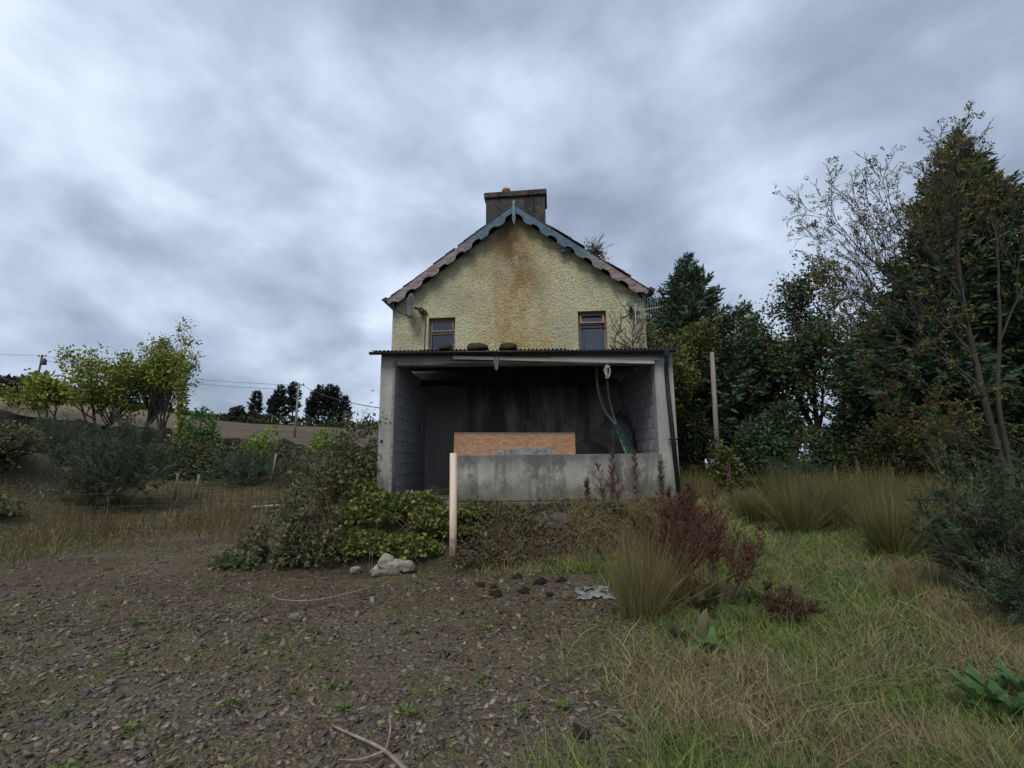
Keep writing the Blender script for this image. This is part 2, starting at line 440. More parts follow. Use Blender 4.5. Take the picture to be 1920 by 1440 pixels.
def concrete_mat(name, base, dark, streak=0.6, edge_z=None):
    """render with black algae running down from the top and specks"""
    m, nt, p = new_mat(name); t = NT(nt); o = t.obj()
    big = t.noise(o, 1.4, 6, 0.65); st = t.noise(t.map(o, (5, 5, 0.7)), 1.0, 5, 0.6, 0.3)
    c = t.mix(t.step(big, 0.3, 0.7), base, tuple(b * 0.72 for b in base))
    c = t.mix(t.math('MULTIPLY', t.step(st, 0.48, 0.62), streak), c, dark)
    sp = t.step(t.noise(o, 16, 5, 0.7), 0.57, 0.68)
    c = t.mix(t.math('MULTIPLY', t.math('MULTIPLY', sp, t.step(big, 0.45, 0.62)), 0.8), c, tuple(d * 0.6 for d in dark))
    if edge_z is not None:      # algae along the top edge, lichen and damp near the ground
        z = t.xyz(o)[2]
        k = t.step(t.math('ADD', z, t.math('MULTIPLY', st, 0.55)), edge_z + 0.17, edge_z + 0.55)
        c = t.mix(t.math('MULTIPLY', k, 0.75), c, dark)
        blot = t.step(t.noise(t.map(o, (1, 1, 0.55), (3.3, 0, 1.1)), 1.7, 6, 0.7), 0.50, 0.60)
        c = t.mix(t.math('MULTIPLY', blot, 0.8), c, dark)
    zz = t.xyz(o)[2]; ft = t.step(t.math('ADD', zz, t.math('MULTIPLY', t.noise(o, 4, 6, 0.7), -0.9)), 1.0, 0.45)
    if name == 'chimney_render': c = t.mix(t.math('MULTIPLY', t.step(t.noise(o, 9, 8, 0.8), 0.5, 0.66), 0.7), c, (0.15, 0.145, 0.125))
    if name != 'chimney_render': c = t.mix(t.math('MULTIPLY', ft, 0.7), c, (0.085, 0.08, 0.055))
    cr_ = t.n('ShaderNodeTexVoronoi', feature='DISTANCE_TO_EDGE'); t.put(cr_.inputs['Vector'], t.mix(0.25, o, t.n('ShaderNodeTexNoise').outputs['Color'])); cr_.inputs['Scale'].default_value = 0.9
    c = t.mix(t.math('MULTIPLY', t.step(cr_.outputs['Distance'], 0.006, 0.002), 0.5), c, dark)
    t.put(p.inputs["Base Color"], c); p.inputs["Roughness"].default_value = 0.92; p.inputs["Specular IOR Level"].default_value = 0.2
    t.put(p.inputs["Normal"], t.bump(t.noise(o, 22, 8, 0.75), 0.5, 0.012))
    return m
M['concrete'] = concrete_mat("pier_render", (0.37, 0.365, 0.335), (0.15, 0.15, 0.145), 0.35)
M['parapet'] = concrete_mat("parapet_render", (0.38, 0.37, 0.325), (0.095, 0.092, 0.095), 0.6, 1.38)
M['chimney'] = concrete_mat("chimney_render", (0.068, 0.062, 0.057), (0.024, 0.022, 0.021), 0.8)
M['slab'] = concrete_mat("slab_concrete", (0.17, 0.165, 0.145), (0.06, 0.058, 0.05), 0.6)
M['block'] = plain("concrete_block", (0.42, 0.42, 0.425), (0.27, 0.27, 0.28), 0.95, 5, 0.6, 0.01, rnd=0.35)
M['mortar'] = plain("mortar", (0.20, 0.195, 0.19), (0.13, 0.13, 0.13), 0.95, 5, 0.4, 0.01)

def gable_mat():
    m, nt, p = new_mat("pebbledash"); t = NT(nt); o = t.obj(); X = t.xyz(o)
    x, z = X[0], X[2]
    n1 = t.noise(o, 1.1, 5, 0.6, 0.4); n2 = t.noise(o, 0.55, 4, 0.55)
    gr = t.noise(o, 17, 6, 0.62, 0.9); vor = t.voro(o, 31)
    c = t.mix(t.step(n1, 0.3, 0.7), (0.60, 0.57, 0.36), (0.50, 0.485, 0.33))
    # grey lichen between the pebbles
    c = t.mix(t.math('MULTIPLY', t.step(n2, 0.45, 0.62), 0.45), c, (0.33, 0.33, 0.235))
    # rusty run below the chimney
    xx = t.math('ADD', t.math('ADD', x, 0.1), t.math('MULTIPLY', t.math('SUBTRACT', n1, 0.5), 2.2))
    core = t.math('POWER', 2.718, t.math('MULTIPLY', t.math('MULTIPLY', xx, xx), -1.1))
    strk = t.noise(t.map(o, (2.2, 1, 0.8), (1.7, 0, 0.4)), 1.3, 6, 0.68, 0.3)
    c = t.mix(t.math('MULTIPLY', core, t.math('MULTIPLY', t.step(strk, 0.28, 0.6), 0.85)), c, (0.40, 0.275, 0.115))
    x2 = t.math('ADD', t.math('ADD', x, t.math('MULTIPLY', t.math('SUBTRACT', z, 7.2), 0.35)), t.math('MULTIPLY', t.math('SUBTRACT', strk, 0.5), 0.9))
    c2 = t.math('POWER', 2.718, t.math('MULTIPLY', t.math('MULTIPLY', x2, x2), -9.0))
    top = t.step(z, 5.4, 7.0)
    c = t.mix(t.math('MULTIPLY', t.math('MULTIPLY', c2, top), t.math('MULTIPLY', t.step(n1, 0.25, 0.55), 0.85)), c, (0.16, 0.095, 0.045))
    x3 = t.math('ADD', x, 0.35); z3 = t.math('SUBTRACT', z, 7.35)
    pt = t.math('POWER', 2.718, t.math('MULTIPLY', t.math('ADD', t.math('MULTIPLY', x3, x3), t.math('MULTIPLY', z3, z3)), -7.0))
    c = t.mix(t.math('MULTIPLY', pt, t.math('MULTIPLY', t.step(gr, 0.2, 0.55), 0.8)), c, (0.12, 0.07, 0.042))
    # bare weathered corner on the right and green along the arrises
    rc = t.step(t.math('ADD', x, t.math('MULTIPLY', t.math('SUBTRACT', n1, 0.5), 1.2)), 2.95, 3.3)
    c = t.mix(t.math('MULTIPLY', t.math('MULTIPLY', rc, t.step(z, 5.6, 5.1)), 0.8), c, (0.25, 0.24, 0.21))
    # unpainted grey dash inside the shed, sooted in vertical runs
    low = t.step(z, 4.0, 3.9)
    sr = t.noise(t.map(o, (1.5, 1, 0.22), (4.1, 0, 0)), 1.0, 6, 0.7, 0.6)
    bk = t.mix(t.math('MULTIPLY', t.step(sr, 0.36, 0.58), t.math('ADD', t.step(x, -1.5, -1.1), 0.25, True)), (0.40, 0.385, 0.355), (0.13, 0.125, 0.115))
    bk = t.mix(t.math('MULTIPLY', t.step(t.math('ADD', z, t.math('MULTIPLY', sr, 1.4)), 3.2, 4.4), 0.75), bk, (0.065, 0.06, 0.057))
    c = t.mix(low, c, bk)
    c = t.mix(t.math('MULTIPLY', t.step(gr, 0.52, 0.36), 0.55), c, t.mix(0.75, c, (0.10, 0.09, 0.05)))
    t.put(p.inputs["Base Color"], c); p.inputs["Roughness"].default_value = 0.95; p.inputs["Specular IOR Level"].default_value = 0.15
    h = t.math('ADD', t.math('MULTIPLY', gr, 1.0), t.math('MULTIPLY', vor, -0.25))
    t.put(p.inputs["Normal"], t.bump(h, 1.0, 0.065))
    return m
M['gable'] = gable_mat()

def barge_mat(side, start):
    m, nt, p = new_mat("peeling_blue_paint"); t = NT(nt); o = t.obj(); x = t.xyz(o)[0]
    n = t.noise(t.map(o, (3, 3, 9)), 1.4, 6, 0.7)
    d = t.math('ADD', t.math('MULTIPLY', x, side), t.math('MULTIPLY', t.math('SUBTRACT', n, 0.5), 2.4))
    peel = t.step(d, start - 0.35, start + 0.35)
    blue = t.mix(t.step(t.noise(o, 9, 4), 0.4, 0.7), (0.06, 0.115, 0.165), (0.035, 0.07, 0.105))
    bare = t.mix(t.step(t.noise(t.map(o, (2, 2, 7)), 2.2, 6, 0.7), 0.42, 0.6), (0.225, 0.205, 0.20), (0.14, 0.082, 0.074))
    c = t.mix(peel, blue, bare)
    c = t.mix(t.step(n, 0.66, 0.74), c, (0.30, 0.29, 0.27))
    t.put(p.inputs["Base Color"], c); p.inputs["Roughness"].default_value = 0.7
    t.put(p.inputs["Normal"], t.bump(n, 0.4, 0.006))
    return m
M['barge_l'] = barge_mat(-1, 1.25); M['barge_r'] = barge_mat(1, 1.95)
M['blue'] = plain("blue_paint", (0.16, 0.24, 0.29), (0.07, 0.13, 0.18), 0.6, 8, 0.3, 0.004)

def glass_mat():
    m, nt, p = new_mat("old_window_glass"); t = NT(nt)
    g = t.n("ShaderNodeBsdfGlossy"); g.inputs["Roughness"].default_value = 0.06; g.inputs["Color"].default_value = (0.8, 0.85, 0.95, 1)
    tr = t.n("ShaderNodeBsdfTransparent"); tr.inputs["Color"].default_value = (0.7, 0.72, 0.75, 1)
    fr = t.n("ShaderNodeFresnel"); fr.inputs[0].default_value = 1.45
    mx = t.n("ShaderNodeMixShader"); t.put(mx.inputs[0], t.math('ADD', fr.outputs[0], 0.03))
    nt.links.new(tr.outputs[0], mx.inputs[1]); nt.links.new(g.outputs[0], mx.inputs[2])
    nt.links.new(mx.outputs[0], nt.nodes["Material Output"].inputs["Surface"])
    return m
M['glass'] = glass_mat()

def ground_mat():
    m, nt, p = new_mat("ground_cover"); t = NT(nt); o = t.obj()
    a = t.n("ShaderNodeAttribute", attribute_name="col").outputs["Color"]
    n1 = t.noise(o, 1.6, 6, 0.65); n2 = t.noise(o, 9, 6, 0.7); v = t.voro(o, 38); v2 = t.voro(o, 15)
    c = t.mix(t.math('MULTIPLY', t.step(n1, 0.4, 0.65), 0.45), a, t.mix(0.6, a, (0.05, 0.035, 0.022)))
    c = t.mix(t.math('MULTIPLY', t.step(n2, 0.5, 0.72), 0.5), c, t.mix(0.5, a, (0.22, 0.19, 0.14)))
    c = t.mix(t.math('MULTIPLY', t.step(v, 0.35, 0.75), 0.5), c, (0.03, 0.026, 0.02))
    t.put(p.inputs["Base Color"], c); p.inputs["Roughness"].default_value = 0.95; p.inputs["Specular IOR Level"].default_value = 0.15
    h = t.math('ADD', t.math('MULTIPLY', n2, 1.0), t.math('ADD', t.math('MULTIPLY', v, -0.5), t.math('MULTIPLY', v2, -0.7)))
    t.put(p.inputs["Normal"], t.bump(h, 0.8, 0.03))
    return m
M['ground'] = ground_mat()

# ------------------------------------------------------------------ ground (one sheet to the horizon)
def spaced(lo, hi, step, far_lo, far_hi, grow=1.16):
    a = list(np.arange(lo, hi + 1e-6, step)); s = step
    while a[-1] < far_hi: s *= grow; a.append(a[-1] + s)
    s = step; b = []; q = lo
    while q > far_lo: s *= grow; q -= s; b.append(q)
    return np.array(b[::-1] + a)
gx = spaced(-15, 14, 0.14, -1500, 1500, 1.1); gy = spaced(1.0, 23, 0.14, -900, 2500, 1.08)
GX, GY = np.meshgrid(gx, gy)
GZ = H(GX, GY)
def lerp3(A, B, k): return A + (np.asarray(B) - A) * k[..., None]
g = gravel_mask(GX, GY)
C = np.zeros(GX.shape + (3,)); C[:] = (0.062, 0.060, 0.030)
C = lerp3(C, (0.105, 0.085, 0.045), smooth((fbm(GX * 0.6, GY * 0.6) - 0.42) * 5) * 0.7)
C = lerp3(C, (0.112, 0.095, 0.064), g)
C = lerp3(C, (0.090, 0.090, 0.040), g * 0.8 * smooth((fbm(GX * 1.9 + 31, GY * 1.9, 4) - 0.48) * 8))
C = lerp3(C, (0.135, 0.110, 0.070), g * 0.7 * smooth((fbm(GX * 1.4 + 71, GY * 1.7 + 3, 4) - 0.52) * 8))
C = lerp3(C, (0.088, 0.066, 0.044), g * smooth((GY - 4.9) / 1.6) * smooth((fbm(GX * 0.9 + 4, GY * 1.5) - 0.35) * 4))
C = lerp3(C, (0.050, 0.042, 0.026), smooth((GY - 6.6) / 0.8) * (np.abs(GX - 0.4) < 3.2) * (GY < 9))
bare = smooth((GY - 17.8) / 0.8) * smooth((22.1 - GY) / 0.8) * (GX < -3)
C = lerp3(C, (0.009, 0.008, 0.008), bare)
fld = smooth((GY - 21.0) / 0.8) * smooth((-GX - 1) / 3)
stub = np.zeros_like(C); stub[:] = (0.15, 0.115, 0.078)
stub = lerp3(stub, (0.105, 0.078, 0.058), smooth((fbm(GX * 0.03, GY * 0.12) - 0.4) * 5))
bear = GX / np.maximum(GY, 5)
stub = lerp3(stub, (0.23, 0.185, 0.10), smooth((GY - 60) / 30) * smooth((-bear - 0.62) / 0.2))
stub = lerp3(stub, (0.09, 0.14, 0.045), smooth((GY - 112) / 8) * smooth((bear + 0.86) / 0.1))
C = lerp3(C, stub, fld)
ny, nx = GX.shape
idx = np.arange(nx * ny).reshape(ny, nx)
Fq = np.stack([idx[:-1, :-1], idx[:-1, 1:], idx[1:, 1:], idx[1:, :-1]], -1).reshape(-1, 4)
ground = raw_mesh("ground", np.stack([GX, GY, GZ], -1).reshape(-1, 3), Fq, M['ground'], None, C.reshape(-1, 3), True)
tag(ground, "rough ground of gravel, turf, black earth bank and stubble field", "ground", kind="structure")

# ------------------------------------------------------------------ farmhouse
YAW = R(-5)
house = empty("farmhouse", (0.115, 11.89, 0.0), YAW, "yellow pebbledashed farmhouse gable with rusty stain and scalloped bargeboards", "house")
HW, EZ, AZ, SL = 3.365, 5.70, 8.20, 0.744
WIN = [(-2.36, -1.63, 4.30, 5.37), (1.635, 2.37, 4.28, 5.41)]
xs = sorted({-HW, 0.0, HW, *[w[0] for w in WIN], *[w[1] for w in WIN]})
topz = lambda x: AZ - abs(x) * SL
mb = MB()
for xa, xb in zip(xs[:-1], xs[1:]):
    w = next((w for w in WIN if abs(w[0] - xa) < 1e-6), None)
    if w is None:
        mb.add([(xa, 0, 0), (xb, 0, 0), (xb, 0, topz(xb)), (xa, 0, topz(xa))], [(0, 1, 2, 3)])
    else:
        mb.add([(xa, 0, 0), (xb, 0, 0), (xb, 0, w[2]), (xa, 0, w[2])], [(0, 1, 2, 3)])
        mb.add([(xa, 0, w[3]), (xb, 0, w[3]), (xb, 0, topz(xb)), (xa, 0, topz(xa))], [(0, 1, 2, 3)])
        d = 0.35
        mb.add([(xa, 0, w[2]), (xb, 0, w[2]), (xb, 0, w[3]), (xa, 0, w[3]), (xa, d, w[2]), (xb, d, w[2]), (xb, d, w[3]), (xa, d, w[3])],
               [(0, 1, 5, 4), (1, 2, 6, 5), (2, 3, 7, 6), (3, 0, 4, 7)])
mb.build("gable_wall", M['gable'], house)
HL = 9.0
MB().box((-HW + 0.15, HL / 2 + 0.01, 2.84), (0.3, HL, 5.68)).build("side_wall", M['gable'], house)
MB().box((HW - 0.15, HL / 2 + 0.01, 2.84), (0.3, HL, 5.68)).build("side_wall", M['gable'], house)
mb = MB()
mb.add([(-HW, HL + .02, 0), (HW, HL + .02, 0), (HW, HL + .02, EZ), (0, HL + .02, AZ), (-HW, HL + .02, EZ)], [(0, 1, 2, 3, 4)])
mb.build("rear_wall", M['gable'], house)
MB().box((0, 2.2, 3.0), (6.1, 0.1, 6.0)).build("interior_wall", M['interior'], house)
MB().box((0, 4.4, 3.6), (6.2, 8.3, 0.15)).build("upper_floor", M['wood_dark'], house)
# roof: sloping slabs and, along the verge, slates one by one
RXE, RZE, RZA = 3.46, 5.80, 8.37
rng = np.random.default_rng(3)
for s in (-1, 1):
    mb = MB()
    V = []
    for y in (-0.235, HL + 0.2):
        V += [(0, y, RZA), (s * RXE, y, RZE), (s * RXE, y, RZE - 0.06), (0, y, RZA - 0.06)]
    mb.add(V, [(0, 1, 5, 4), (1, 2, 6, 5), (2, 3, 7, 6), (3, 0, 4, 7), (0, 3, 2, 1), (4, 5, 6, 7)])
    roof = mb.build("roof_slope", M['slate'], house)
    ang = math.atan2(RZA - RZE, RXE); Ls = math.hypot(RZA - RZE, RXE); ns = 21
    me = None
    for k in range(ns):
        u = (k + 0.5) / ns
        if s > 0 and 0.53 < u < 0.60: continue                # slates slipped away beside the weed
        if s < 0 and k in (9,): continue
        o = MB().box((0, 0, 0), (Ls / ns * 1.55, 0.42, 0.018)).build("slate", M['slate'], roof) if me is None else link(bpy.data.objects.new("slate", me), roof)
        me = o.data
        lift = 0.025 + rng.uniform(0, 0.02) + (0.05 if (s > 0 and 0.30 < u < 0.52) else 0) + (0.045 if (s > 0 and 0.72 < u < 0.86) else 0)
        o.location = (s * RXE * u, -0.06 + rng.uniform(-0.02, 0.02) - (0.0), RZA - (RZA - RZE) * u + lift)
        o.rotation_euler = (0, s * (ang - 0.05 + rng.uniform(-.02, .02)), 0)
# bargeboards
def bargeboard(s, mat):
    ang = math.atan2(RZA - RZE, RXE); L = math.hypot(RZA - RZE, RXE) - 0.02
    n = 190; top, bot = [], []
    for i in range(n + 1):
        q = L * i / n; ph = ((q + 0.12) / 0.56) % 1.0
        if ph < 0.5: d = 0.195 + 0.05 * math.sqrt(max(0, math.sin(math.pi * ph / 0.5)))
        else: d = 0.195 - 0.05 * math.sqrt(max(0, math.sin(math.pi * (ph - 0.5) / 0.5)))
        if 0.47 < ph < 0.53: d += 0.035
        if i > n - 6: d *= 0.8
        for lst, dd in ((top, 0.0), (bot, d)):
            x = q * math.cos(ang) - dd * math.sin(ang); z = RZA - q * math.sin(ang) - dd * math.cos(ang)
            lst.append((s * max(x, 0.004), z))
    mb = MB(); y0, y1 = -0.275, -0.24
    V = [(x, y, z) for y in (y0, y1) for (x, z) in top + bot]
    N = n + 1; F = []
    for i in range(n):
        a, b, c, d = i, i + 1, N + i + 1, N + i
        F += [(a, b, c, d), (a + 2 * N, d + 2 * N, c + 2 * N, b + 2 * N), (d, c, c + 2 * N, d + 2 * N), (a, a + 2 * N, b + 2 * N, b)]
    F += [(n, n + 2 * N, N + n + 2 * N, N + n)]
    mb.add(V, F)
    return mb.build("bargeboard", mat, house)
bl = bargeboard(-1, M['barge_l']); bl["label"] = "mostly bare peeling bargeboard of the left slope"
br = bargeboard(1, M['barge_r']); br["label"] = "blue scalloped bargeboard of the right slope"
for s, xb in ((-1, 1.24), (1, 1.36)):        # dark scroll brackets under the boards
    zb = RZA - xb * SL - 0.35
    mb = MB()
    mb.tube([(s * (xb + 0.16), -0.14, zb + 0.07), (s * (xb + 0.03), -0.16, zb + 0.06), (s * (xb - 0.07), -0.17, zb + 0.03), (s * (xb - 0.09), -0.17, zb - 0.05)], [0.05, 0.055, 0.05, 0.02], 8)
    mb.build("bracket", M['barge_r'], house, True)
mb = MB()
mb.box((0, -0.30, 8.21), (0.075, 0.05, 0.42)); mb.add([(-.055, -.325, 8.42), (.055, -.325, 8.42), (.055, -.275, 8.42), (-.055, -.275, 8.42), (0, -.30, 8.52)], [(0, 1, 4), (1, 2, 4), (2, 3, 4), (3, 0, 4), (3, 2, 1, 0)])
mb.add([(-.06, -.325, 8.0), (.06, -.325, 8.0), (.06, -.275, 8.0), (-.06, -.275, 8.0), (0, -.30, 7.78)], [(0, 4, 1), (1, 4, 2), (2, 4, 3), (3, 4, 0), (0, 1, 2, 3)])
mb.build("finial", M['blue'], house)
for s in (-1, 1):      # eaves gutters seen end-on, with their boxed ends
    MB().add([(s * 3.30, -0.22, 5.62), (s * 3.62, -0.22, 5.86), (s * 3.50, -0.22, 5.93), (s * 3.25, -0.22, 5.80), (s * 3.30, HL, 5.62), (s * 3.62, HL, 5.86), (s * 3.50, HL, 5.93), (s * 3.25, HL, 5.80)],
             [(0, 1, 2, 3), (7, 6, 5, 4), (0, 4, 5, 1), (1, 5, 6, 2), (2, 6, 7, 3), (3, 7, 4, 0)]).build("eaves_box", M['black_pipe'], house)
# chimney
ch = MB().box((-0.005, 0.68, 8.40), (1.69, 0.72, 1.2)).build("chimney", M['chimney'], house, bevel=0.02)
MB().box((-0.005, 0.68, 9.045), (1.79, 0.84, 0.17), (0, R(-0.7), 0)).build("chimney_cap", M['chimney'], ch, bevel=0.025)
MB().lathe((-0.29, 0.62, 9.12), [(0.11, 0), (0.115, 0.2), (0.125, 0.21), (0.12, 0.27), (0.09, 0.275), (0.085, 0.1)], 18).build("chimney_pot", M['terracotta'], ch, True)
MB().lathe((0.42, 0.78, 9.10), [(0.13, 0), (0.12, 0.16), (0.135, 0.19), (0.12, 0.22), (0.06, 0.245)], 18).build("chimney_pot", M['pot_pale'], ch, True)
# windows
def window(w, vent_open, boarded):
    xa, xb, za, zb = w; y = 0.17; fw = 0.065; cx = (xa + xb) / 2; zt = zb - 0.40
    mb = MB()
    for x in (xa + fw / 2, xb - fw / 2): mb.box((x, y, (za + zb) / 2), (fw, 0.09, zb - za - .004))
    mb.box((cx, y, zb - fw / 2 - .002), (xb - xa - 2 * fw - .002, 0.086, fw)); mb.box((cx, y, za + fw / 2), (xb - xa - 2 * fw - .002, 0.086, fw))
    mb.box((cx, y, zt), (xb - xa - 2 * fw - .002, 0.086, 0.055))
    win = mb.build("window_frame", M['frame'], house)
    win["label"] = "window with hanging top sash and board behind its glass" if boarded else "window with intact small top pane"
    MB().box((cx, y + 0.01, (za + zt) / 2), (xb - xa - 2 * fw, 0.006, zt - za - .06)).build("pane", M['glass'], win)
    ht = zb - zt - 0.10
    sash = bpy.data.objects.new("top_sash", None); link(sash, win); sash.location = (cx, y - 0.05, zb - fw)
    sash.rotation_euler = (R(-24) if vent_open else 0, 0, 0)
    mb = MB(); wv = xb - xa - 0.11; b = 0.042
    for x in (-wv / 2 + b / 2, wv / 2 - b / 2): mb.box((x, 0, -ht / 2), (b, 0.04, ht))
    for zz in (-b / 2, -ht + b / 2): mb.box((0, 0, zz), (wv - 2 * b - .002, 0.038, b))
    sf = mb.build("top_sash", M['frame'], win); sf.location = sash.location; sf.rotation_euler = sash.rotation_euler
    pv = MB().box((0, 0.004, -ht / 2), (wv - 2 * b, 0.005, ht - 2 * b)).build("pane", M['glass'], win); pv.location = sash.location; pv.rotation_euler = sash.rotation_euler
    bpy.data.objects.remove(sash)
    if boarded:
        MB().box((cx + 0.06, y + 0.12, za + 0.33), (0.5, 0.015, 0.75), (0, R(2), 0)).build("board", M['board_pale'], win)
        MB().box((cx - 0.25, y + 0.10, za + 0.28), (0.05, 0.02, 0.7), (0, R(7), 0)).build("batten", M['board_pale'], win)
        MB().box((cx, y + 0.16, zt + 0.16), (0.6, 0.02, 0.12), (0, 0, 0)).build("board", M['board_pale'], win)
    else:
        mb = MB(); n = 14
        for i in range(n):
            xq = xa + 0.06 + (xb - xa - 0.12) * i / n
            mb.add([(xq, y + 0.2 + 0.006 * (i % 2), za), (xq + (xb - xa - .12) / n, y + 0.2 + 0.006 * ((i + 1) % 2), za), (xq + (xb - xa - .12) / n, y + 0.2 + 0.006 * ((i + 1) % 2), zb - .05), (xq, y + 0.2 + 0.006 * (i % 2), zb - .05)], [(0, 1, 2, 3)])
        mb.build("curtain", M['dish'], win)
    MB().box((cx, 0.05, za - 0.03), (xb - xa + 0.1, 0.28, 0.06)).build("sill", M['concrete'], win)
window(WIN[0], False, False); window(WIN[1], True, True)

# things fixed to the gable (their own top-level objects), placed in the house's own frame
HM = Matrix.Translation((0.115, 11.89, 0)) @ Matrix.Rotation(YAW, 4, 'Z')
def hw(x, y, z):
    v = HM @ Vector((x, y, z)); return (v.x, v.y, v.z)
dish = empty("satellite_dish", hw(-2.55, -0.02, 5.5), YAW, "grey satellite dish seen edge-on at the gable corner", "satellite dish")
mb = MB(); n = 20
Vd = [(0, 0, 0)]; rings = 4
for r_ in range(1, rings + 1):
    q = r_ / rings
    for k in range(n):
        a = 2 * math.pi * k / n; Vd.append((0.30 * q * math.cos(a), 0.33 * q * math.sin(a), 0.07 * q * q))
Fd = [(0, 1 + k, 1 + (k + 1) % n) for k in range(n)] + [(1 + (r_ - 1) * n + k, 1 + (r_ - 1) * n + (k + 1) % n, 1 + r_ * n + (k + 1) % n, 1 + r_ * n + k)[::-1] for r_ in range(1, rings) for k in range(n)]
MT = Matrix.Translation((-0.17, -0.34, 0.10)) @ Euler((R(90), 0, R(-54))).to_matrix().to_4x4()
Vd = [MT @ Vector(v) for v in Vd]
dd = MB().add(Vd, Fd).build("reflector", M['dish'], dish, True)
so = dd.modifiers.new("thick", 'SOLIDIFY'); so.thickness = 0.012
mb = MB(); mb.box((0.02, -0.10, 0.02), (0.10, 0.16, 0.10)); mb.bar((0.12, 0.01, 0.05), (-0.10, -0.30, 0.06), 0.05, 0.05); mb.bar((0.16, 0.0, -0.02), (0.0, -0.16, 0.12), 0.03, 0.04)
mb.build("mount", M['metal_dark'], dish)
mb = MB(); mb.tube([(-0.15, -0.33, -0.22), (-0.40, -0.52, -0.14), (-0.55, -0.64, -0.06)], 0.014, 6)
mb.tube([(-0.53, -0.63, -0.12), (-0.60, -0.68, 0.0)], 0.035, 10)
mb.build("feed_arm", M['metal_dark'], dish)
mb = MB(); mb.tube([(0.10, -0.02, 0.0), (0.115, -0.012, -0.2), (0.10, -0.012, -0.7), (0.09, -0.012, -1.2)], 0.009, 5)
mb.tube([(0.05, -0.05, -0.02), (0.0, -0.1, -0.16), (-0.08, -0.25, -0.24), (-0.14, -0.32, -0.24)], 0.006, 5)
mb.build("cable", M['cable'], dish)
lamp = empty("wall_lamp", hw(2.98, -0.02, 5.50), YAW, "small round verdigris lamp fixed near the aerial", "lamp")
MB().tube([(0, -0.19, 0.02), (0, -0.12, 0.03)], [0.095, 0.10], 18).build("lamp_cap", M['lamp_green'], lamp)
MB().tube([(0, -0.12, 0.03), (0.02, -0.05, -0.08), (0.03, -0.0, -0.16)], [0.04, 0.03, 0.03], 8).build("lamp_arm", M['metal_dark'], lamp)
MB().box((0.03, -0.01, -0.16), (0.09, 0.03, 0.13)).build("base_plate", M['metal_dark'], lamp)
aer = empty("television_aerial", hw(3.14, -0.12, 5.30), YAW, "pale metal grid aerial on the house corner below the eaves", "aerial")
MB().bar((-0.18, 0.10, -0.10), (0.03, -0.06, 0.0), 0.035, 0.05).build("bracket", M['metal_dark'], aer)
MB().bar((-0.05, -0.04, 0.02), (0.56, -0.16, 0.06), 0.014, 0.018).build("boom", M['metal_pale'], aer)
MB().bar((0.0, 0.08, 0.33), (0.36, -0.05, 0.36), 0.015, 0.02).build("boom", M['metal_pale'], aer)
for k in range(9):
    x = 0.02 + 0.058 * k; h = 0.30 if k < 6 else 0.16
    MB().tube([(x, -0.06 - 0.012 * k, 0.04 - (0.26 if k < 5 else 0.12)), (x + 0.01, -0.05 - 0.012 * k, 0.04 + h)], 0.0045, 5).build("element", M['metal_pale'], aer)
MB().bar((-0.06, -0.03, -0.35), (-0.04, -0.05, 0.22), 0.03, 0.015).build("reflector", M['metal_pale'], aer)

# dead creeper on the right of the gable
rng = np.random.default_rng(8)
mb = MB()
def creeper(p, a, L, r, lev):
    pts = [p]; n = max(4, int(L / 0.09)); x, z = p[0], p[2]
    for i in range(n):
        a += rng.normal(0, 0.13); x += math.sin(a) * L / n; z += math.cos(a) * L / n
        if z > topz(x) - 0.35 or x > 3.35 or x < 2.42: break
        pts.append((x, -0.012, z))
        if lev < 3 and rng.random() < (0.42 if lev < 2 else 0.25):
            creeper((x, -0.012, z), a + rng.choice([-1, 1]) * rng.uniform(0.4, 1.0), L * rng.uniform(0.25, 0.6), r * 0.6, lev + 1)
    if len(pts) > 1: mb.tube(pts, list(np.linspace(r, r * 0.4, len(pts))), 4)
creeper((3.02, -0.012, 3.7), 0.0, 2.3, 0.028, 0)
for a0, L0 in ((-0.25, 2.3), (-0.55, 1.9), (-0.12, 2.7), (0.2, 1.5), (-0.4, 2.4), (-0.75, 1.3), (-0.05, 2.5)):
    creeper((3.0 + 0.05 * rng.normal(), -0.012, 3.7 + 0.2 * rng.random()), a0, L0, 0.012, 1)
cr = mb.build("dead_creeper", M['bark'], None); cr.matrix_world = HM
tag(cr, "leafless dead creeper stems clinging beside the right window", "creeper")

# ------------------------------------------------------------------ lean-to shed
shed = empty("lean_to_shed", (0.28, 8.8, 0.0), 0, "open-fronted concrete lean-to shed against the gable", "shed")
def sp(mb, name, mat, parent=None, smoothed=False, bevel=0):
    """build in world coordinates, then hang under the shed"""
    mb.V = [(x - 0.28, y - 8.8, z) for x, y, z in mb.V]
    return mb.build(name, mat, parent or shed, smoothed, bevel)
XL0, XL1, XR0, XR1 = -2.535, -2.24, 2.75, 3.11
FY = 8.8; FZ = 0.84
sp(MB().box(((XL0 + XL1) / 2, FY + 0.11, 1.76), (XL1 - XL0, 0.22, 3.46)), "pier", M['concrete'], bevel=0.012)
sp(MB().box(((XR0 + XR1) / 2, FY + 0.11, 1.76), (XR1 - XR0, 0.22, 3.46)), "pier", M['concrete'], bevel=0.012)
sp(MB().box(((XL0 + XR1) / 2, FY + 0.112, 3.55), (XR1 - XL0, 0.228, 0.13)), "lintel", M['concrete'], bevel=0.01)
sp(MB().box(((XL1 + XR0) / 2, FY + 0.115, 3.445), (XR0 - XL1 - .01, 0.2, 0.085)), "lintel", M['concrete'])
sp(MB().box((XL1 - 0.03, FY - 0.012, 2.2), (0.045, 0.03, 2.5)), "door_jamb", M['wood_grey'])
sp(MB().box((0.29, 10.25, FZ - 0.11), (5.9, 3.45, 0.2)), "floor_slab", M['slab'], bevel=0.02)
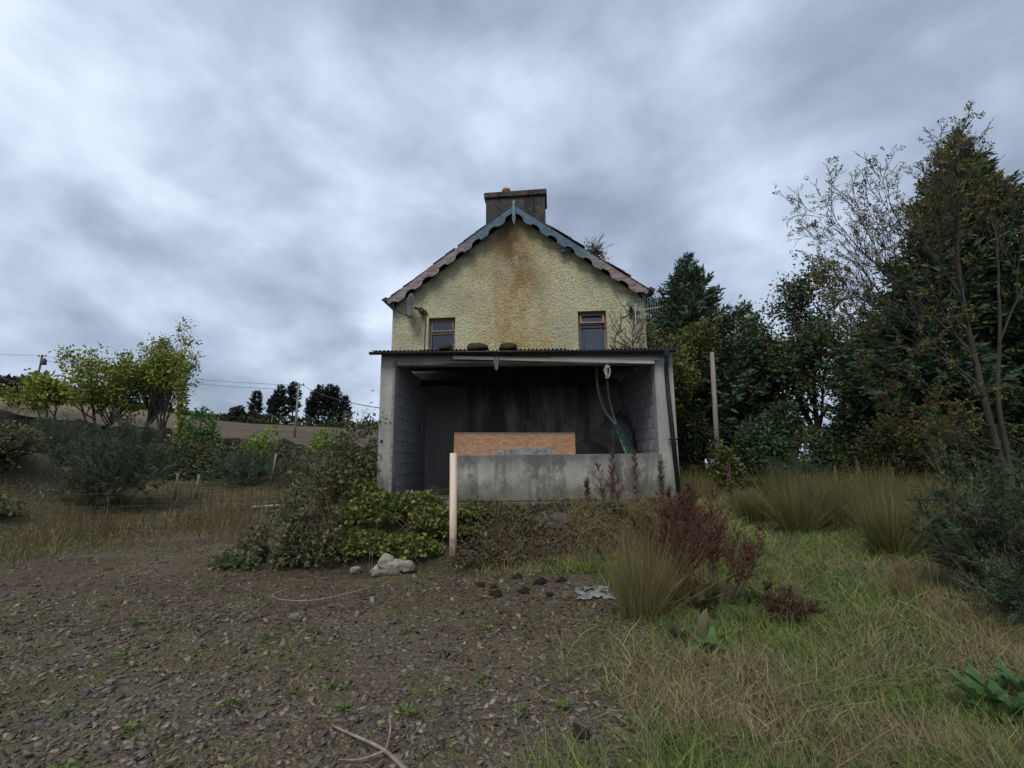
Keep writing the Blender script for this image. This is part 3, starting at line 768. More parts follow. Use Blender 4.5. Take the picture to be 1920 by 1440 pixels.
sp(MB().box((0.35, 8.46, FZ - 0.12), (5.7, 0.12, 0.14), (0, 0, R(0.4))), "slab_edge", M['slab'], bevel=0.02)
BW = {}
rng = np.random.default_rng(21)
for s, xin, yb in ((-1, XL1 - 0.05, 12.05), (1, XR0 + 0.09, 11.62)):
    W = sp(MB().box((xin + s * 0.12, (9.02 + yb) / 2, 2.19), (0.14, yb - 9.02 - 0.02, 2.72)), "side_wall", M['mortar'])
    W["label"] = "shed side wall of bare concrete blocks"
    c = 0; z = FZ + 0.004
    while z < 3.5:
        y = 9.03 + (0 if c % 2 else 0.225) - 0.225
        while y < yb - 0.05:
            y0 = max(y, 9.03); y1 = min(y + 0.44, yb - 0.03); zt = min(z + 0.215, 3.54)
            if y1 - y0 > 0.05:
                key = (round(y1 - y0, 2), round(zt - z, 2))
                if key in BW: o = link(bpy.data.objects.new("block", BW[key]), W)
                else:
                    o = MB().box((0, 0, 0), (0.10, y1 - y0, zt - z)).build("block", M['block'], W); BW[key] = o.data
                o.location = (xin - 0.28 + rng.uniform(-.003, .003), (y0 + y1) / 2 - 8.8, (z + zt) / 2)
            y += 0.45
        z += 0.225; c += 1
par = sp(MB().box((0.86, 8.72, 1.255), (3.78, 0.155, 0.83)), "parapet", M['parapet'], bevel=0.012)
par["label"] = "low rendered wall across the opening, streaked black"
# purlins and rafters
for y, z in ((9.6, 3.62), (10.4, 3.71), (11.2, 3.80)):
    sp(MB().box((0.29, y, z), (5.9, 0.07, 0.11)), "purlin", M['wood_dark'])
sp(MB().box((0.1, 11.3, 3.46), (5.0, 0.09, 0.16)), "beam", M['wood_dark'])
# corrugated sheets
pitch = 0.0765; nw = 13; sheet_w = pitch * 12
zf, zb_ = 3.645, 4.06; yf, yb = 8.63, 11.98
x0 = -2.67; k = 0
while x0 < 3.0:
    n = nw * 8; mb = MB(); V = []
    w_ = min(nw * pitch, 3.12 - x0); n = int(w_ / pitch * 8)
    lift = 0.012 * (k % 2)
    for yq, zq in ((yf + rng.uniform(-.03, .03), zf), ((yf + yb) / 2, (zf + zb_) / 2), (yb, zb_)):
        for i in range(n + 1):
            xq = x0 + w_ * i / n
            V.append((xq, yq, zq + lift + 0.018 * math.sin(2 * math.pi * (xq) / pitch)))
    F = [(r_ * (n + 1) + i, r_ * (n + 1) + i + 1, (r_ + 1) * (n + 1) + i + 1, (r_ + 1) * (n + 1) + i) for r_ in range(2) for i in range(n)]
    mb.add(V, F)
    o = sp(mb, "roof_sheet", M['rust_tin'], smoothed=True)
    so = o.modifiers.new("thick", 'SOLIDIFY'); so.thickness = 0.004
    x0 += sheet_w; k += 1
# half round gutter, sagging boards, downpipe
mb = MB(); n = 10; V = []
for xq in (-2.70, 0.0, 3.11):
    for i in range(n + 1):
        a = math.pi * i / n; V.append((xq, 8.60 - 0.05 * math.cos(a), 3.615 - 0.05 * math.sin(a)))
mb.add(V, [(r_ * (n + 1) + i, r_ * (n + 1) + i + 1, (r_ + 1) * (n + 1) + i + 1, (r_ + 1) * (n + 1) + i) for r_ in range(2) for i in range(n)])
gut = sp(mb, "gutter", M['black_pipe'], smoothed=True); so = gut.modifiers.new("thick", 'SOLIDIFY'); so.thickness = 0.006
sp(MB().bar((-1.12, 8.66, 3.515), (2.72, 8.69, 3.395), 0.025, 0.06), "fascia_board", M['wood_pale'])
sp(MB().bar((0.72, 8.70, 3.49), (2.80, 8.73, 3.465), 0.03, 0.045), "fascia_board", M['wood_pale'])
sp(MB().bar((-1.35, 8.76, 3.445), (0.6, 8.77, 3.42), 0.03, 0.035), "fascia_board", M['wood_grey'])
sp(MB().bar((-2.5, 8.72, 3.60), (3.05, 8.72, 3.60), 0.03, 0.05), "eaves_batten", M['wood_dark'])
dp = sp(MB().tube([(2.93, 8.60, 3.58), (2.94, 8.62, 3.45), (2.955, 8.73, 3.25), (2.965, 8.735, 2.8), (3.06, 8.72, 0.55)], 0.042, 12), "downpipe", M['black_pipe'], smoothed=True)
sp(MB().box((3.0, 8.74, 1.93), (0.16, 0.03, 0.035)), "pipe_clip", M['black_pipe'], dp)
sp(MB().tube([(2.93, 8.60, 3.60), (2.93, 8.60, 3.50)], [0.065, 0.05], 12), "pipe_clip", M['black_pipe'], dp)
sp(MB().box((-2.17, 11.2, 2.35), (0.07, 0.16, 0.18)), "switch_box", M['plastic_white'], bevel=0.01)

# moss cushions on the roof edge
def lump(rng, rx, ry, rz, n=14, m=8, amp=0.25, flat=True):
    V = []; F = []
    ph = rng.random(6) * 6
    for j in range(m + 1):
        th = math.pi * j / m
        for i in range(n):
            a = 2 * math.pi * i / n
            d = 1 + amp * (0.5 * math.sin(2 * a + ph[0] + th) + 0.35 * math.sin(3 * a + ph[1]) * math.sin(2 * th + ph[2]) + 0.25 * math.sin(5 * th + ph[3] + 4 * a)) + rng.normal(0, amp * 0.12)
            z = math.cos(th) * d
            if flat and z < -0.3: z = -0.3
            V.append((rx * d * math.sin(th) * math.cos(a), ry * d * math.sin(th) * math.sin(a), rz * z))
    F = [(j * n + i, (j + 1) * n + i, (j + 1) * n + (i + 1) % n, j * n + (i + 1) % n) for j in range(m) for i in range(n)]
    return V, F
def fuzz(rng, pts_fn, n): return None
for x, rx, lab in ((-1.29, 0.145, "moss cushion on the shed roof below the left window"), (-0.66, 0.20, "largest moss cushion on the shed roof edge, middle of three"), (-0.07, 0.16, "moss cushion on the shed roof edge below the gable stain")):
    V, F = lump(rng, rx, 0.16, 0.10, amp=0.35)
    o = MB().add(V, F).build("moss_cushion", M['moss'], None, True); o.location = (x, 8.70, 3.69)
    tag(o, lab, "moss", "moss cushions on the shed roof")

# ------------------------------------------------------------------ things in and on the shed
o = MB().box((0, 0, 0.25), (2.44, 0.018, 0.5)).build("chipboard_sheet", M['osb'], None, bevel=0.02)
o.location = (0.04, 9.38, 1.62); o.rotation_euler = (R(-3), R(0.6), 0)
tag(o, "orange strand board sheet standing behind the low wall", "board")
MB().box((0, 0, -0.38), (0.07, 0.05, 0.78)).build("leg", M['wood_dark'], o); MB().box((-1.0, 0, -0.38), (0.07, 0.05, 0.78)).build("leg", M['wood_dark'], o)
o = MB().add([(-0.55, 0, -0.4), (0.55, 0, -0.4), (0.55, 0, 0.13), (0.30, 0, 0.115), (0.1, 0, 0.10), (-0.55, 0, 0.10), (-0.55, .012, -0.4), (0.55, .012, -0.4), (0.55, .012, 0.13), (0.30, .012, 0.115), (0.1, .012, 0.10), (-0.55, .012, 0.10)],
             [(0, 1, 2, 3, 4, 5), (11, 10, 9, 8, 7, 6), (0, 6, 7, 1), (1, 7, 8, 2), (2, 8, 9, 3), (3, 9, 10, 4), (4, 10, 11, 5), (5, 11, 6, 0)]).build("plasterboard_offcut", M['plastic_white'])
o.location = (0.27, 9.0, 1.68); o.rotation_euler = (R(-4), 0, 0)
tag(o, "pale grey board offcut leaning on the orange board", "board")
MB().box((0, 0.006, -0.6), (0.06, 0.05, 0.44)).build("leg", M['wood_dark'], o)
pp = empty("drain_pipe_post", (-0.925, 7.42, 0.14), 0, "upright pinkish plastic pipe standing before the low wall", "pipe")
n = 20; V = []
for z_, r_ in ((0, 0.057), (1.555, 0.057), (1.555, 0.05), (0.9, 0.05)):
    for k in range(n): V.append((r_ * math.cos(2 * math.pi * k / n), r_ * math.sin(2 * math.pi * k / n), z_))
MB().add(V, [(j * n + k, j * n + (k + 1) % n, (j + 1) * n + (k + 1) % n, (j + 1) * n + k) for j in range(3) for k in range(n)]).build("pipe_wall", M['pvc'], pp, True)
pp.rotation_euler = (0, R(-0.4), 0)
# hoses, netting, rope, tarpaulin
def curve(pts, n=14):
    """Catmull-Rom through pts"""
    P = [Vector(p) for p in pts]; P = [P[0] * 2 - P[1]] + P + [P[-1] * 2 - P[-2]]; out = []
    for i in range(1, len(P) - 2):
        for k in range(n):
            t = k / n; a, b, c, d = P[i - 1:i + 3]
            out.append(0.5 * ((2 * b) + (c - a) * t + (2 * a - 5 * b + 4 * c - d) * t * t + (3 * b - a - 3 * c + d) * t ** 3))
    out.append(P[-2]); return out
h = MB().tube(curve([(1.80, 9.7, 3.55), (1.82, 9.7, 3.0), (1.95, 9.68, 2.55), (2.12, 9.65, 2.3), (2.3, 9.6, 1.75), (2.45, 9.6, 1.35)]), 0.03, 10).build("hose", M['hose'], None, True)
tag(h, "bowed outer pipe of the hanging hose pair", "hose", "hoses hanging in the shed")
h = MB().tube(curve([(2.02, 9.72, 3.5), (2.03, 9.71, 3.0), (2.09, 9.70, 2.6), (2.16, 9.68, 2.3), (2.33, 9.64, 1.75), (2.50, 9.64, 1.35)]), 0.027, 10).build("hose", M['hose'], None, True)
tag(h, "straighter inner pipe of the hanging hose pair", "hose", "hoses hanging in the shed")
rng = np.random.default_rng(5)
mb = MB()
for k in range(26):
    a = rng.uniform(0, 6.28); w = rng.uniform(0.03, 0.06); pts = []
    for i in range(12):
        t = i / 11; pts.append((2.14 + 0.28 * t + w * math.cos(a + 9 * t * (1 if k % 2 else -1)), 9.63 - .03 * t + w * math.sin(a + 9 * t * (1 if k % 2 else -1)), 2.28 - 0.75 * t))
    mb.tube(pts, 0.006, 4)
mb.tube(curve([(2.07, 9.6, 2.25), (2.06, 9.58, 1.9), (2.08, 9.58, 1.55)]), 0.006, 4)
mb.tube(curve([(2.17, 9.55, 2.28), (2.36, 9.53, 1.9), (2.55, 9.53, 1.5)]), 0.007, 4)
tag(mb.build("netting", M['net']), "green netting wound around the two hanging hoses", "netting")
mb = MB()
for k in range(5):
    w = 0.03 + 0.03 * rng.random(); d = 0.17 + 0.10 * rng.random(); y = 8.70 + 0.014 * k; cx = 1.83 + 0.03 * (rng.random() - .5)
    mb.tube(curve([(cx, y, 3.37), (cx - w * .8, y, 3.30), (cx - w, y, 3.37 - d * 0.6), (cx - w * 0.3, y, 3.37 - d), (cx + w * 0.6, y, 3.37 - d * 0.9), (cx + w, y, 3.37 - d * 0.5), (cx + w * .5, y, 3.32), (cx, y, 3.37)], 6), 0.007, 6)
mb.tube(curve([(1.82, 8.70, 3.33), (1.80, 8.69, 3.14), (1.78, 8.69, 3.09)], 6), 0.008, 6)
mb.tube(curve([(1.80, 8.70, 3.32), (1.83, 8.68, 3.30), (1.87, 8.70, 3.33)], 6), 0.011, 6)
mb.tube(curve([(1.83, 8.71, 3.33), (1.83, 8.74, 3.42)], 6), 0.007, 6)
tag(mb.build("rope_coil", M['rope'], None, True), "cream rope coil hanging from the shed lintel", "rope")
nx_, nz_ = 40, 24; V = []
for j in range(nz_ + 1):
    for i in range(nx_ + 1):
        u, v = i / nx_, j / nz_
        d = u + 0.6 * v
        V.append((0.95 + 1.75 * u, 10.9 - 0.9 * u * (1 - v) + 0.10 * math.sin(d * 13) + 0.05 * math.sin(d * 29 + 2 * v), 0.88 + 1.9 * v * (0.25 + 0.75 * u ** 0.8) + 0.03 * math.sin(9 * u)))
tag(MB().add(V, [(j * (nx_ + 1) + i, j * (nx_ + 1) + i + 1, (j + 1) * (nx_ + 1) + i + 1, (j + 1) * (nx_ + 1) + i) for j in range(nz_) for i in range(nx_)]).build("tarpaulin", M['tarp'], None, True),
    "dusty dark tarpaulin draped in diagonal folds in the shed corner", "tarpaulin").modifiers.new("thick", 'SOLIDIFY').thickness = 0.006
V, F = [], []
mb = MB()
nx_, nz_ = 6, 8
for j in range(nz_ + 1):
    for i in range(nx_ + 1):
        u, v = i / nx_ - 0.5, j / nz_
        V.append((-0.305 + u * 0.12 * (1 - 0.45 * v) + 0.015 * v, 8.66 + 0.02 * math.sin(9 * u + 4 * v) - 0.02 * v, 3.51 - 0.27 * v * (1 - 0.3 * abs(u))))
tag(mb.add(V, [(j * 7 + i, j * 7 + i + 1, (j + 1) * 7 + i + 1, (j + 1) * 7 + i) for j in range(nz_) for i in range(nx_)]).build("plastic_scrap", M['rag_blue'], None, True),
    "blue grey plastic scrap caught on the sagging fascia board", "plastic").modifiers.new("thick", 'SOLIDIFY').thickness = 0.004
# rubble and timber on the floor at the left
rng = np.random.default_rng(14)
o = MB().bar((-2.05, 8.78, 0.93), (-0.95, 9.35, 1.02), 0.12, 0.09).build("plank", M['wood_dark'], None, bevel=0.01); tag(o, "dark rotten plank lying on the shed floor", "plank")
o = MB().bar((-2.1, 8.62, 0.90), (-1.55, 8.95, 0.98), 0.10, 0.08).build("plank", M['terracotta'], None, bevel=0.01); tag(o, "short reddish plank end at the foot of the block wall", "plank")
o = MB().bar((-1.9, 8.44, 0.86), (-0.98, 8.42, 0.83), 0.09, 0.05).build("plank", M['wood_grey'], None, bevel=0.008); tag(o, "grey plank along the slab edge beside the pipe", "plank")
o = MB().bar((-2.0, 8.33, 0.80), (-0.9, 8.30, 0.76), 0.07, 0.04).build("plank", M['wood_grey'], None, bevel=0.008); tag(o, "lower narrow grey plank among the ivy leaves", "plank")
V, F = lump(rng, 0.14, 0.12, 0.14, amp=0.3); o = MB().add(V, F).build("timber_stump", M['wood_dark']); o.location = (-1.62, 9.7, 0.92); tag(o, "dark broken stump against the back of the shed", "stump")
V, F = lump(rng, 0.085, 0.08, 0.075, 10, 6, amp=0.25); o = MB().add(V, F).build("stone", M['rock']); o.location = (-2.20, 8.52, 0.87); tag(o, "pale lump of rock at the foot of the left pier", "stone")

# ------------------------------------------------------------------ vegetation builders
class Tree:
    def __init__(s, seed): s.rmin = 0.003; s.rng = np.random.default_rng(seed); s.mb = MB(); s.tw = []; s.twd = []; s.lev = []
    def grow(s, p, d, L, r, lev, maxlev, kids, spread, wob=0.12, up=0.05, wind=(0, 0, 0), start=0.3, lratio=0.62, sides=None):
        rng = s.rng; p = np.array(p, float); d = np.array(d, float); d /= np.linalg.norm(d)
        n = max(3, int(4 + 2 * (maxlev - lev))); pts = [p.copy()]; dirs = [d.copy()]
        for i in range(n):
            d = d + rng.normal(0, wob, 3) + np.array([0, 0, up]) + np.array(wind) * (0.5 + 0.5 * i / n); d /= np.linalg.norm(d)
            p = p + d * L / n; pts.append(p.copy()); dirs.append(d.copy())
        rads = [max(r * (1 - 0.72 * i / n), s.rmin) for i in range(n + 1)]
        s.mb.tube(pts, rads, [7, 5, 4, 3, 3][min(lev, 4)], caps=False)
        if lev >= maxlev - 1:
            for i in range(1 if lev == maxlev else n // 2, n + 1): s.tw.append(pts[i]); s.twd.append(dirs[i]); s.lev.append(i / n)
        if lev < maxlev:
            k = kids[min(lev, len(kids) - 1)]
            for c in range(k):
                f = start + (1 - start) * (c + rng.random()) / k; i = min(int(f * n), n - 1)
                q = pts[i] + (pts[i + 1] - pts[i]) * (f * n - i)
                ax = unit(np.cross(dirs[i], rng.standard_normal(3))); a = spread * rng.uniform(0.6, 1.3)
                nd = dirs[i] * math.cos(a) + ax * math.sin(a)
                s.grow(q, nd, L * lratio * rng.uniform(0.65, 1.15) * (1.1 - 0.45 * f), rads[i] * 0.6, lev + 1, maxlev, kids, spread, wob * 1.2, up, wind, 0.2, lratio)
        return pts
def tree_obj(name, x, y, label, cat, group=None):
    return empty(name, (x, y, Hs(x, y)), 0, label, cat, group)
def broadleaf(name, x, y, seed, label, height, radius, cols, nleaf, lsize, stems=1, bark='bark', maxlev=3, kids=(7, 5, 4), spread=0.75, up=0.06, wind=(0, 0, 0), lean=(0, 0), sigma=0.22, r0=0.12, wob=0.12, start=0.3, cat="tree", group=None, lratio=0.6, tip_only=False, spread0=0.25, keep=1.0):
    t = Tree(seed); rng = t.rng
    for k in range(stems):
        a = rng.uniform(0, 6.28); q = 0.0 if stems == 1 else spread0
        d = (lean[0] + q * math.cos(a), lean[1] + q * math.sin(a), 1)
        bx = (0, 0) if stems == 1 else (radius * 0.15 * math.cos(a), radius * 0.15 * math.sin(a))
        t.grow((bx[0], bx[1], -0.15), d, height * 0.78 * rng.uniform(0.82, 1.0) if stems > 1 else height * 0.78, r0 * rng.uniform(0.7, 1.0), 0, maxlev, kids, spread, wob * 0.6, up, wind, start, lratio)
    root = tree_obj(name, x, y, label, cat, group)
    t.mb.build("trunk", M[bark], root, True)
    T = np.array(t.tw); D = np.array(t.twd); lv = np.array(t.lev)
    if tip_only:
        m = lv > 0.6; T, D = T[m], D[m]
    if keep < 1:       # foliage sits in clumps, leaving gaps between them
        q = fbm(T[:, 0] * 1.1 + seed, T[:, 2] * 1.1 + T[:, 1] * 0.7, 3); m = q > np.quantile(q, 1 - keep); T, D = T[m], D[m]
    i = rng.integers(0, len(T), nleaf)
    P = T[i] + rng.normal(0, sigma, (nleaf, 3)) * np.array([1, 1, 0.8])
    ax = D[i] * 0.6 + np.array([wind[0] * 6, wind[1] * 6, -0.15])
    quads_obj("crown", leaf_quads(rng, P, lsize, ax, 0.75), mixcol(rng, nleaf, cols, 0.2), M['leaf'], root)
    return root
def conifer(name, x, y, seed, label, height, radius, cols, whorls, per, el0=5, el1=45, droop=0.10, upturn=0.18, tw=0.5, dens=1.0, start=0.08, lean=(0, 0), group=None, bark='bark', gap=0.12, wind=0.0, mesh=None, shape=0.85, thin=1.0):
    rng = np.random.default_rng(seed)
    root = tree_obj(name, x, y, label, "conifer tree", group)
    if mesh is not None:
        for nm, me in mesh: link(bpy.data.objects.new(nm, me), root)
        return root
    mb = MB()
    ax = lambda h: np.array([lean[0] * h * height, lean[1] * h * height, h * height])
    mb.tube([ax(q) - (np.array([0, 0, 0.2]) if q == 0 else 0) for q in np.linspace(0, 0.98, 9)], list(np.linspace(height * 0.017, 0.012, 9)), 7)
    Pq, Aq = [], []; Lq = []
    for w in range(whorls):
        h = start + (1 - start) * (w + rng.uniform(-.3, .3)) / whorls; h = min(max(h, 0.02), 0.99)
        Rb = radius * (1 - h) ** shape * (0.85 + 0.3 * rng.random()) + 0.10
        if h < start + 0.12: Rb *= 0.75
        for k in range(per):
            if rng.random() < gap: continue
            a = rng.uniform(0, 6.28); el = R(el0 + (el1 - el0) * h + rng.normal(0, 6)); Lb = Rb * rng.uniform(0.6, 1.18)
            d = np.array([math.cos(a) * math.cos(el) + wind, math.sin(a) * math.cos(el), math.sin(el)]); d /= np.linalg.norm(d)
            side = unit(np.cross(d, [0, 0, 1.0]))
            b0 = ax(h); n = 6; pts = []
            for i in range(n + 1):
                q = i / n; pts.append(b0 + d * Lb * q + np.array([0, 0, Lb * (-droop * q + upturn * q * q)]))
            if Lb > 0.5: mb.tube(pts, list(np.linspace(max(0.008, Lb * 0.014), 0.004, n + 1)), 3, caps=False)
            m = max(4, int(Lb * 9 * dens))
            q = rng.uniform(0.12, 1.0, m) ** 0.75
            base = b0 + d * Lb * q[:, None] + np.array([0, 0, 1.0]) * (Lb * (-droop * q + upturn * q * q))[:, None]
            sg = rng.choice([-1, 1], m)[:, None]
            tdir = unit(d * 0.75 + side * sg * rng.uniform(0.2, 1.0, (m, 1)) + np.array([wind * 0.6, 0, 0]) + np.array([0, 0, 1]) * rng.normal(-0.12 + upturn, 0.22, (m, 1)))
            tl = tw * (0.35 + 0.65 * (1 - q)) * rng.uniform(0.5, 1.2, m) * (0.35 + 0.65 * min(1, Lb / 1.5))
            for f in (0.0, 0.45, 0.8):
                Pq.append(base + tdir * (tl * f)[:, None]); Aq.append(tdir); Lq.append(tl * 0.7 + 0.05)
    mb.build("trunk", M[bark], root, True)
    P = np.concatenate(Pq); A = np.concatenate(Aq); Ls = np.concatenate(Lq)[:, None]; n = len(P)
    a = unit(A + rng.normal(0, 0.35, (n, 3)) + np.array([0, 0, -0.12])); b = unit(np.cross(a, rng.standard_normal((n, 3)))); wv = Ls * 0.17 * thin
    V = np.stack([P, P + a * Ls * 0.35 + b * wv, P + a * Ls, P + a * Ls * 0.35 - b * wv], 1)
    quads_obj("crown", V, mixcol(rng, n, cols, 0.2), M['needle'], root)
    return root
def bush(name, x, y, seed, label, rx, ry, rz, cols, n, lsize, cat="shrub", group=None, lobes=9, stems=7, z0=None, lift=0.0, bark='bark', spray=False, aspect=0.55):
    """leaves in uneven clumps around stems"""
    rng = np.random.default_rng(seed); rx *= 0.78; ry *= 0.78; rz *= 0.66
    root = empty(name, (x, y, Hs(x, y) if z0 is None else z0), 0, label, cat, group)
    lc = rng.normal(0, 0.42, (lobes, 3)) * np.array([rx, ry, rz * 0.6]) + np.array([0, 0, rz * (0.55 + lift)])
    lr = rng.uniform(0.32, 0.62, lobes)
    mb = MB()
    for k in range(max(stems, 1)):
        c = lc[k % lobes]; mb.tube(curve([(c[0] * .2, c[1] * .2, -0.1), (c[0] * 0.5, c[1] * .5, c[2] * 0.5), tuple(c)], 4), list(np.linspace(0.03 * rz ** .5, 0.008, 9)), 5)
    mb.build("stem", M[bark], root, True)
    i = rng.integers(0, lobes, n); dv = unit(rng.standard_normal((n, 3))); rr = (0.55 + 0.5 * rng.random(n)) * lr[i]
    rr = rr * (0.75 + 0.7 * fbm(dv[:, 0] * 3 + i, dv[:, 2] * 3 + dv[:, 1] * 2, 3))
    P = lc[i] + dv * rr[:, None] * np.array([rx, ry, rz * 0.75]); P[:, 2] = np.maximum(P[:, 2], 0.02)
    cc = mixcol(rng, n, cols, 0.18)
    if spray:
        K = max(n // 42, 8); ci = rng.integers(0, n, K); g_ = rng.integers(0, K, n)           # needles sit along upright shoots
        ax_ = unit(dv[ci] * 0.8 + np.array([0, 0, 0.8]) + rng.normal(0, 0.3, (K, 3))); sl = lsize * rng.uniform(2.0, 5.0, K)
        P = P[ci][g_] + ax_[g_] * (sl[g_] * rng.random(n))[:, None] + rng.normal(0, lsize * 0.12, (n, 3)); P[:, 2] = np.maximum(P[:, 2], 0.02)
        cc = np.clip(mixcol(rng, K, cols, 0.22)[g_] * (1 + 0.12 * rng.standard_normal((n, 1))), 0.01, 1)
        old = rng.random(K) < 0.10; cc[old[g_]] = mixcol(rng, int(old[g_].sum()), [(0.09, 0.07, 0.045), (0.06, 0.048, 0.035)], 0.15)
        L = lsize * rng.uniform(0.5, 1.2, n); D = unit(ax_[g_] * 0.8 + rng.normal(0, 0.45, (n, 3)))
        strips_obj("foliage", P, D, L, np.full(n, lsize * aspect), rng.normal(0, 0.15 * lsize, (n, 3)), cc, M['needle'], rng, root)
    else:
        quads_obj("foliage", leaf_quads(rng, P, lsize, dv * 0.7, 0.8, aspect), cc, M['leaf'], root)
    return root
def tussock(name, x, y, seed, label, h, r, n, cols, tips, lean=(0, 0), cat="grass tussock", group=None, width=0.006, splay=0.5):
    rng = np.random.default_rng(seed)
    a = rng.uniform(0, 6.28, n); q = np.sqrt(rng.random(n)) * r * 0.45
    P = np.stack([q * np.cos(a), q * np.sin(a), np.full(n, -0.02)], 1)
    out = np.stack([np.cos(a), np.sin(a), np.zeros(n)], 1)
    sp_ = rng.random(n)[:, None] ** 1.3 * splay
    D = unit(np.array([lean[0], lean[1], 1.0]) + out * sp_ + rng.normal(0, 0.13, (n, 3)))
    L = h * (0.3 + 0.75 * rng.random(n) ** 0.8) * np.where(rng.random(n) < 0.06, 1.15, 1.0)
    bend = out * (L[:, None] * sp_ * rng.uniform(0.1, 0.8, (n, 1))) + np.array([0, 0, -1]) * (L[:, None] * sp_ * 0.35 * rng.random((n, 1)))
    bk_ = rng.random(n) < 0.09          # broken and flattened blades
    D[bk_] = unit(D[bk_] + out[bk_] * rng.uniform(0.2, 0.9, (bk_.sum(), 1)) + rng.normal(0, 0.3, (bk_.sum(), 3)) * np.array([1, 1, 0.2])); bend = bend + rng.normal(0, 0.06, (n, 3)) * h
    cc = mixcol(rng, n, cols, 0.25); tp = mixcol(rng, n, tips, 0.25)
    o = strips_obj(name, P, D, L, np.full(n, width) * rng.uniform(0.6, 1.3, n), bend, cc, M['blade'], rng, None, 4, tp)
    o.location = (x, y, Hs(x, y))
    return tag(o, label, cat, group)

# ------------------------------------------------------------------ right-hand trees
SPR = [(0.046, 0.076, 0.046), (0.038, 0.062, 0.041), (0.051, 0.081, 0.051), (0.068, 0.101, 0.065), (0.089, 0.119, 0.081)]
conifer("spruce_tree", 9.6, 24.0, 101, "tall dark spruce tree with pointed top behind the shed", 11.8, 6.6, SPR, 32, 14, -2, 45, 0.20, 0.30, 0.85, 1.5, gap=0.12, shape=1.1, group=None)
conifer("spruce_tree", 9.2, 29.0, 102, "lower spruce tree half hidden behind the house corner", 11.6, 3.2, SPR, 26, 9, 0, 45, 0.2, 0.32, 0.7, 1.2)
conifer("spruce_tree", 14.2, 29.0, 103, "short spruce tree in the gap beside the tall spruce", 7.8, 2.8, SPR, 22, 9, 0, 40, 0.2, 0.32, 0.7, 1.2)
OL = [(0.095, 0.105, 0.022), (0.13, 0.125, 0.03), (0.06, 0.08, 0.02), (0.16, 0.13, 0.04)]
broadleaf("sycamore_tree", 6.7, 19.2, 104, "olive yellow leafy tree just behind the shed corner", 6.8, 2.2, OL + [(0.035, 0.06, 0.02)], 16000, 0.15, 1, 'bark', 3, (9, 6, 4), 0.8, 0.08, sigma=0.3, r0=0.11, keep=0.8, start=0.15)
DK = [(0.031, 0.051, 0.026), (0.049, 0.074, 0.033), (0.064, 0.090, 0.038), (0.102, 0.109, 0.038)]
broadleaf("ash_tree", 12.4, 23.5, 105, "dark thin-crowned tree between the spruce and the ivy tree", 7.2, 2.5, DK, 12000, 0.16, 2, 'bark', 3, (8, 6, 4), 0.8, 0.06, sigma=0.3, r0=0.14, keep=0.75)
broadleaf("ivy_tree", 14.6, 21.0, 106, "dark dense ivy-clad tree with rounded top", 9.4, 3.2, DK, 26000, 0.17, 3, 'bark', 3, (9, 6, 4), 0.75, 0.08, sigma=0.32, r0=0.18, keep=0.8, start=0.18, spread0=0.16)
broadleaf("hawthorn_tree", 16.5, 19.0, 107, "olive tinged dark tree below the bare rowan branches", 7.2, 3.0, DK + OL[:2], 22000, 0.15, 3, 'bark', 3, (8, 6, 4), 0.8, 0.05, sigma=0.32, r0=0.15, keep=0.8, start=0.12, spread0=0.25)
broadleaf("hawthorn_tree", 19.6, 23.0, 108, "dark dense tree standing behind the cypress", 8.0, 3.4, DK, 20000, 0.19, 3, 'bark', 3, (8, 6, 4), 0.8, 0.05, sigma=0.34, r0=0.15, keep=0.85, start=0.1, spread0=0.28)
broadleaf("hawthorn_tree", 11.6, 27.5, 109, "dark tree behind the weathered pole, trunks showing", 6.6, 3.0, DK, 12000, 0.18, 3, 'bark', 3, (8, 6, 4), 0.8, 0.05, sigma=0.32, r0=0.14, keep=0.75, start=0.2, spread0=0.25)
CYP = [(0.031, 0.059, 0.034), (0.045, 0.081, 0.042), (0.063, 0.101, 0.048), (0.119, 0.112, 0.042)]
conifer("cypress_tree", 17.0, 17.2, 110, "tall wind-swept cypress tree behind the sparse rowan", 14.2, 5.6, CYP, 44, 13, 8, 50, 0.05, 0.16, 0.9, 1.5, lean=(0.085, 0), gap=0.1, wind=0.16, shape=1.05, thin=1.0)
conifer("cypress_tree", 22.0, 19.5, 111, "broad dark cypress tree beyond the rowan trunk", 9.6, 4.6, CYP[:3], 28, 10, 12, 55, 0.05, 0.16, 0.85, 1.1, gap=0.15, shape=0.7)
conifer("cypress_tree", 14.2, 16.2, 113, "low wide cypress tree skirting the foot of the rowan", 6.4, 3.9, CYP[:3], 24, 11, 0, 40, 0.08, 0.14, 0.8, 1.3, gap=0.1, shape=0.75)
conifer("cypress_tree", 18.2, 15.2, 114, "dark cypress tree close behind the rowan trunks", 8.0, 3.6, CYP[:3], 28, 11, 5, 45, 0.08, 0.14, 0.8, 1.3, gap=0.1, shape=0.7)
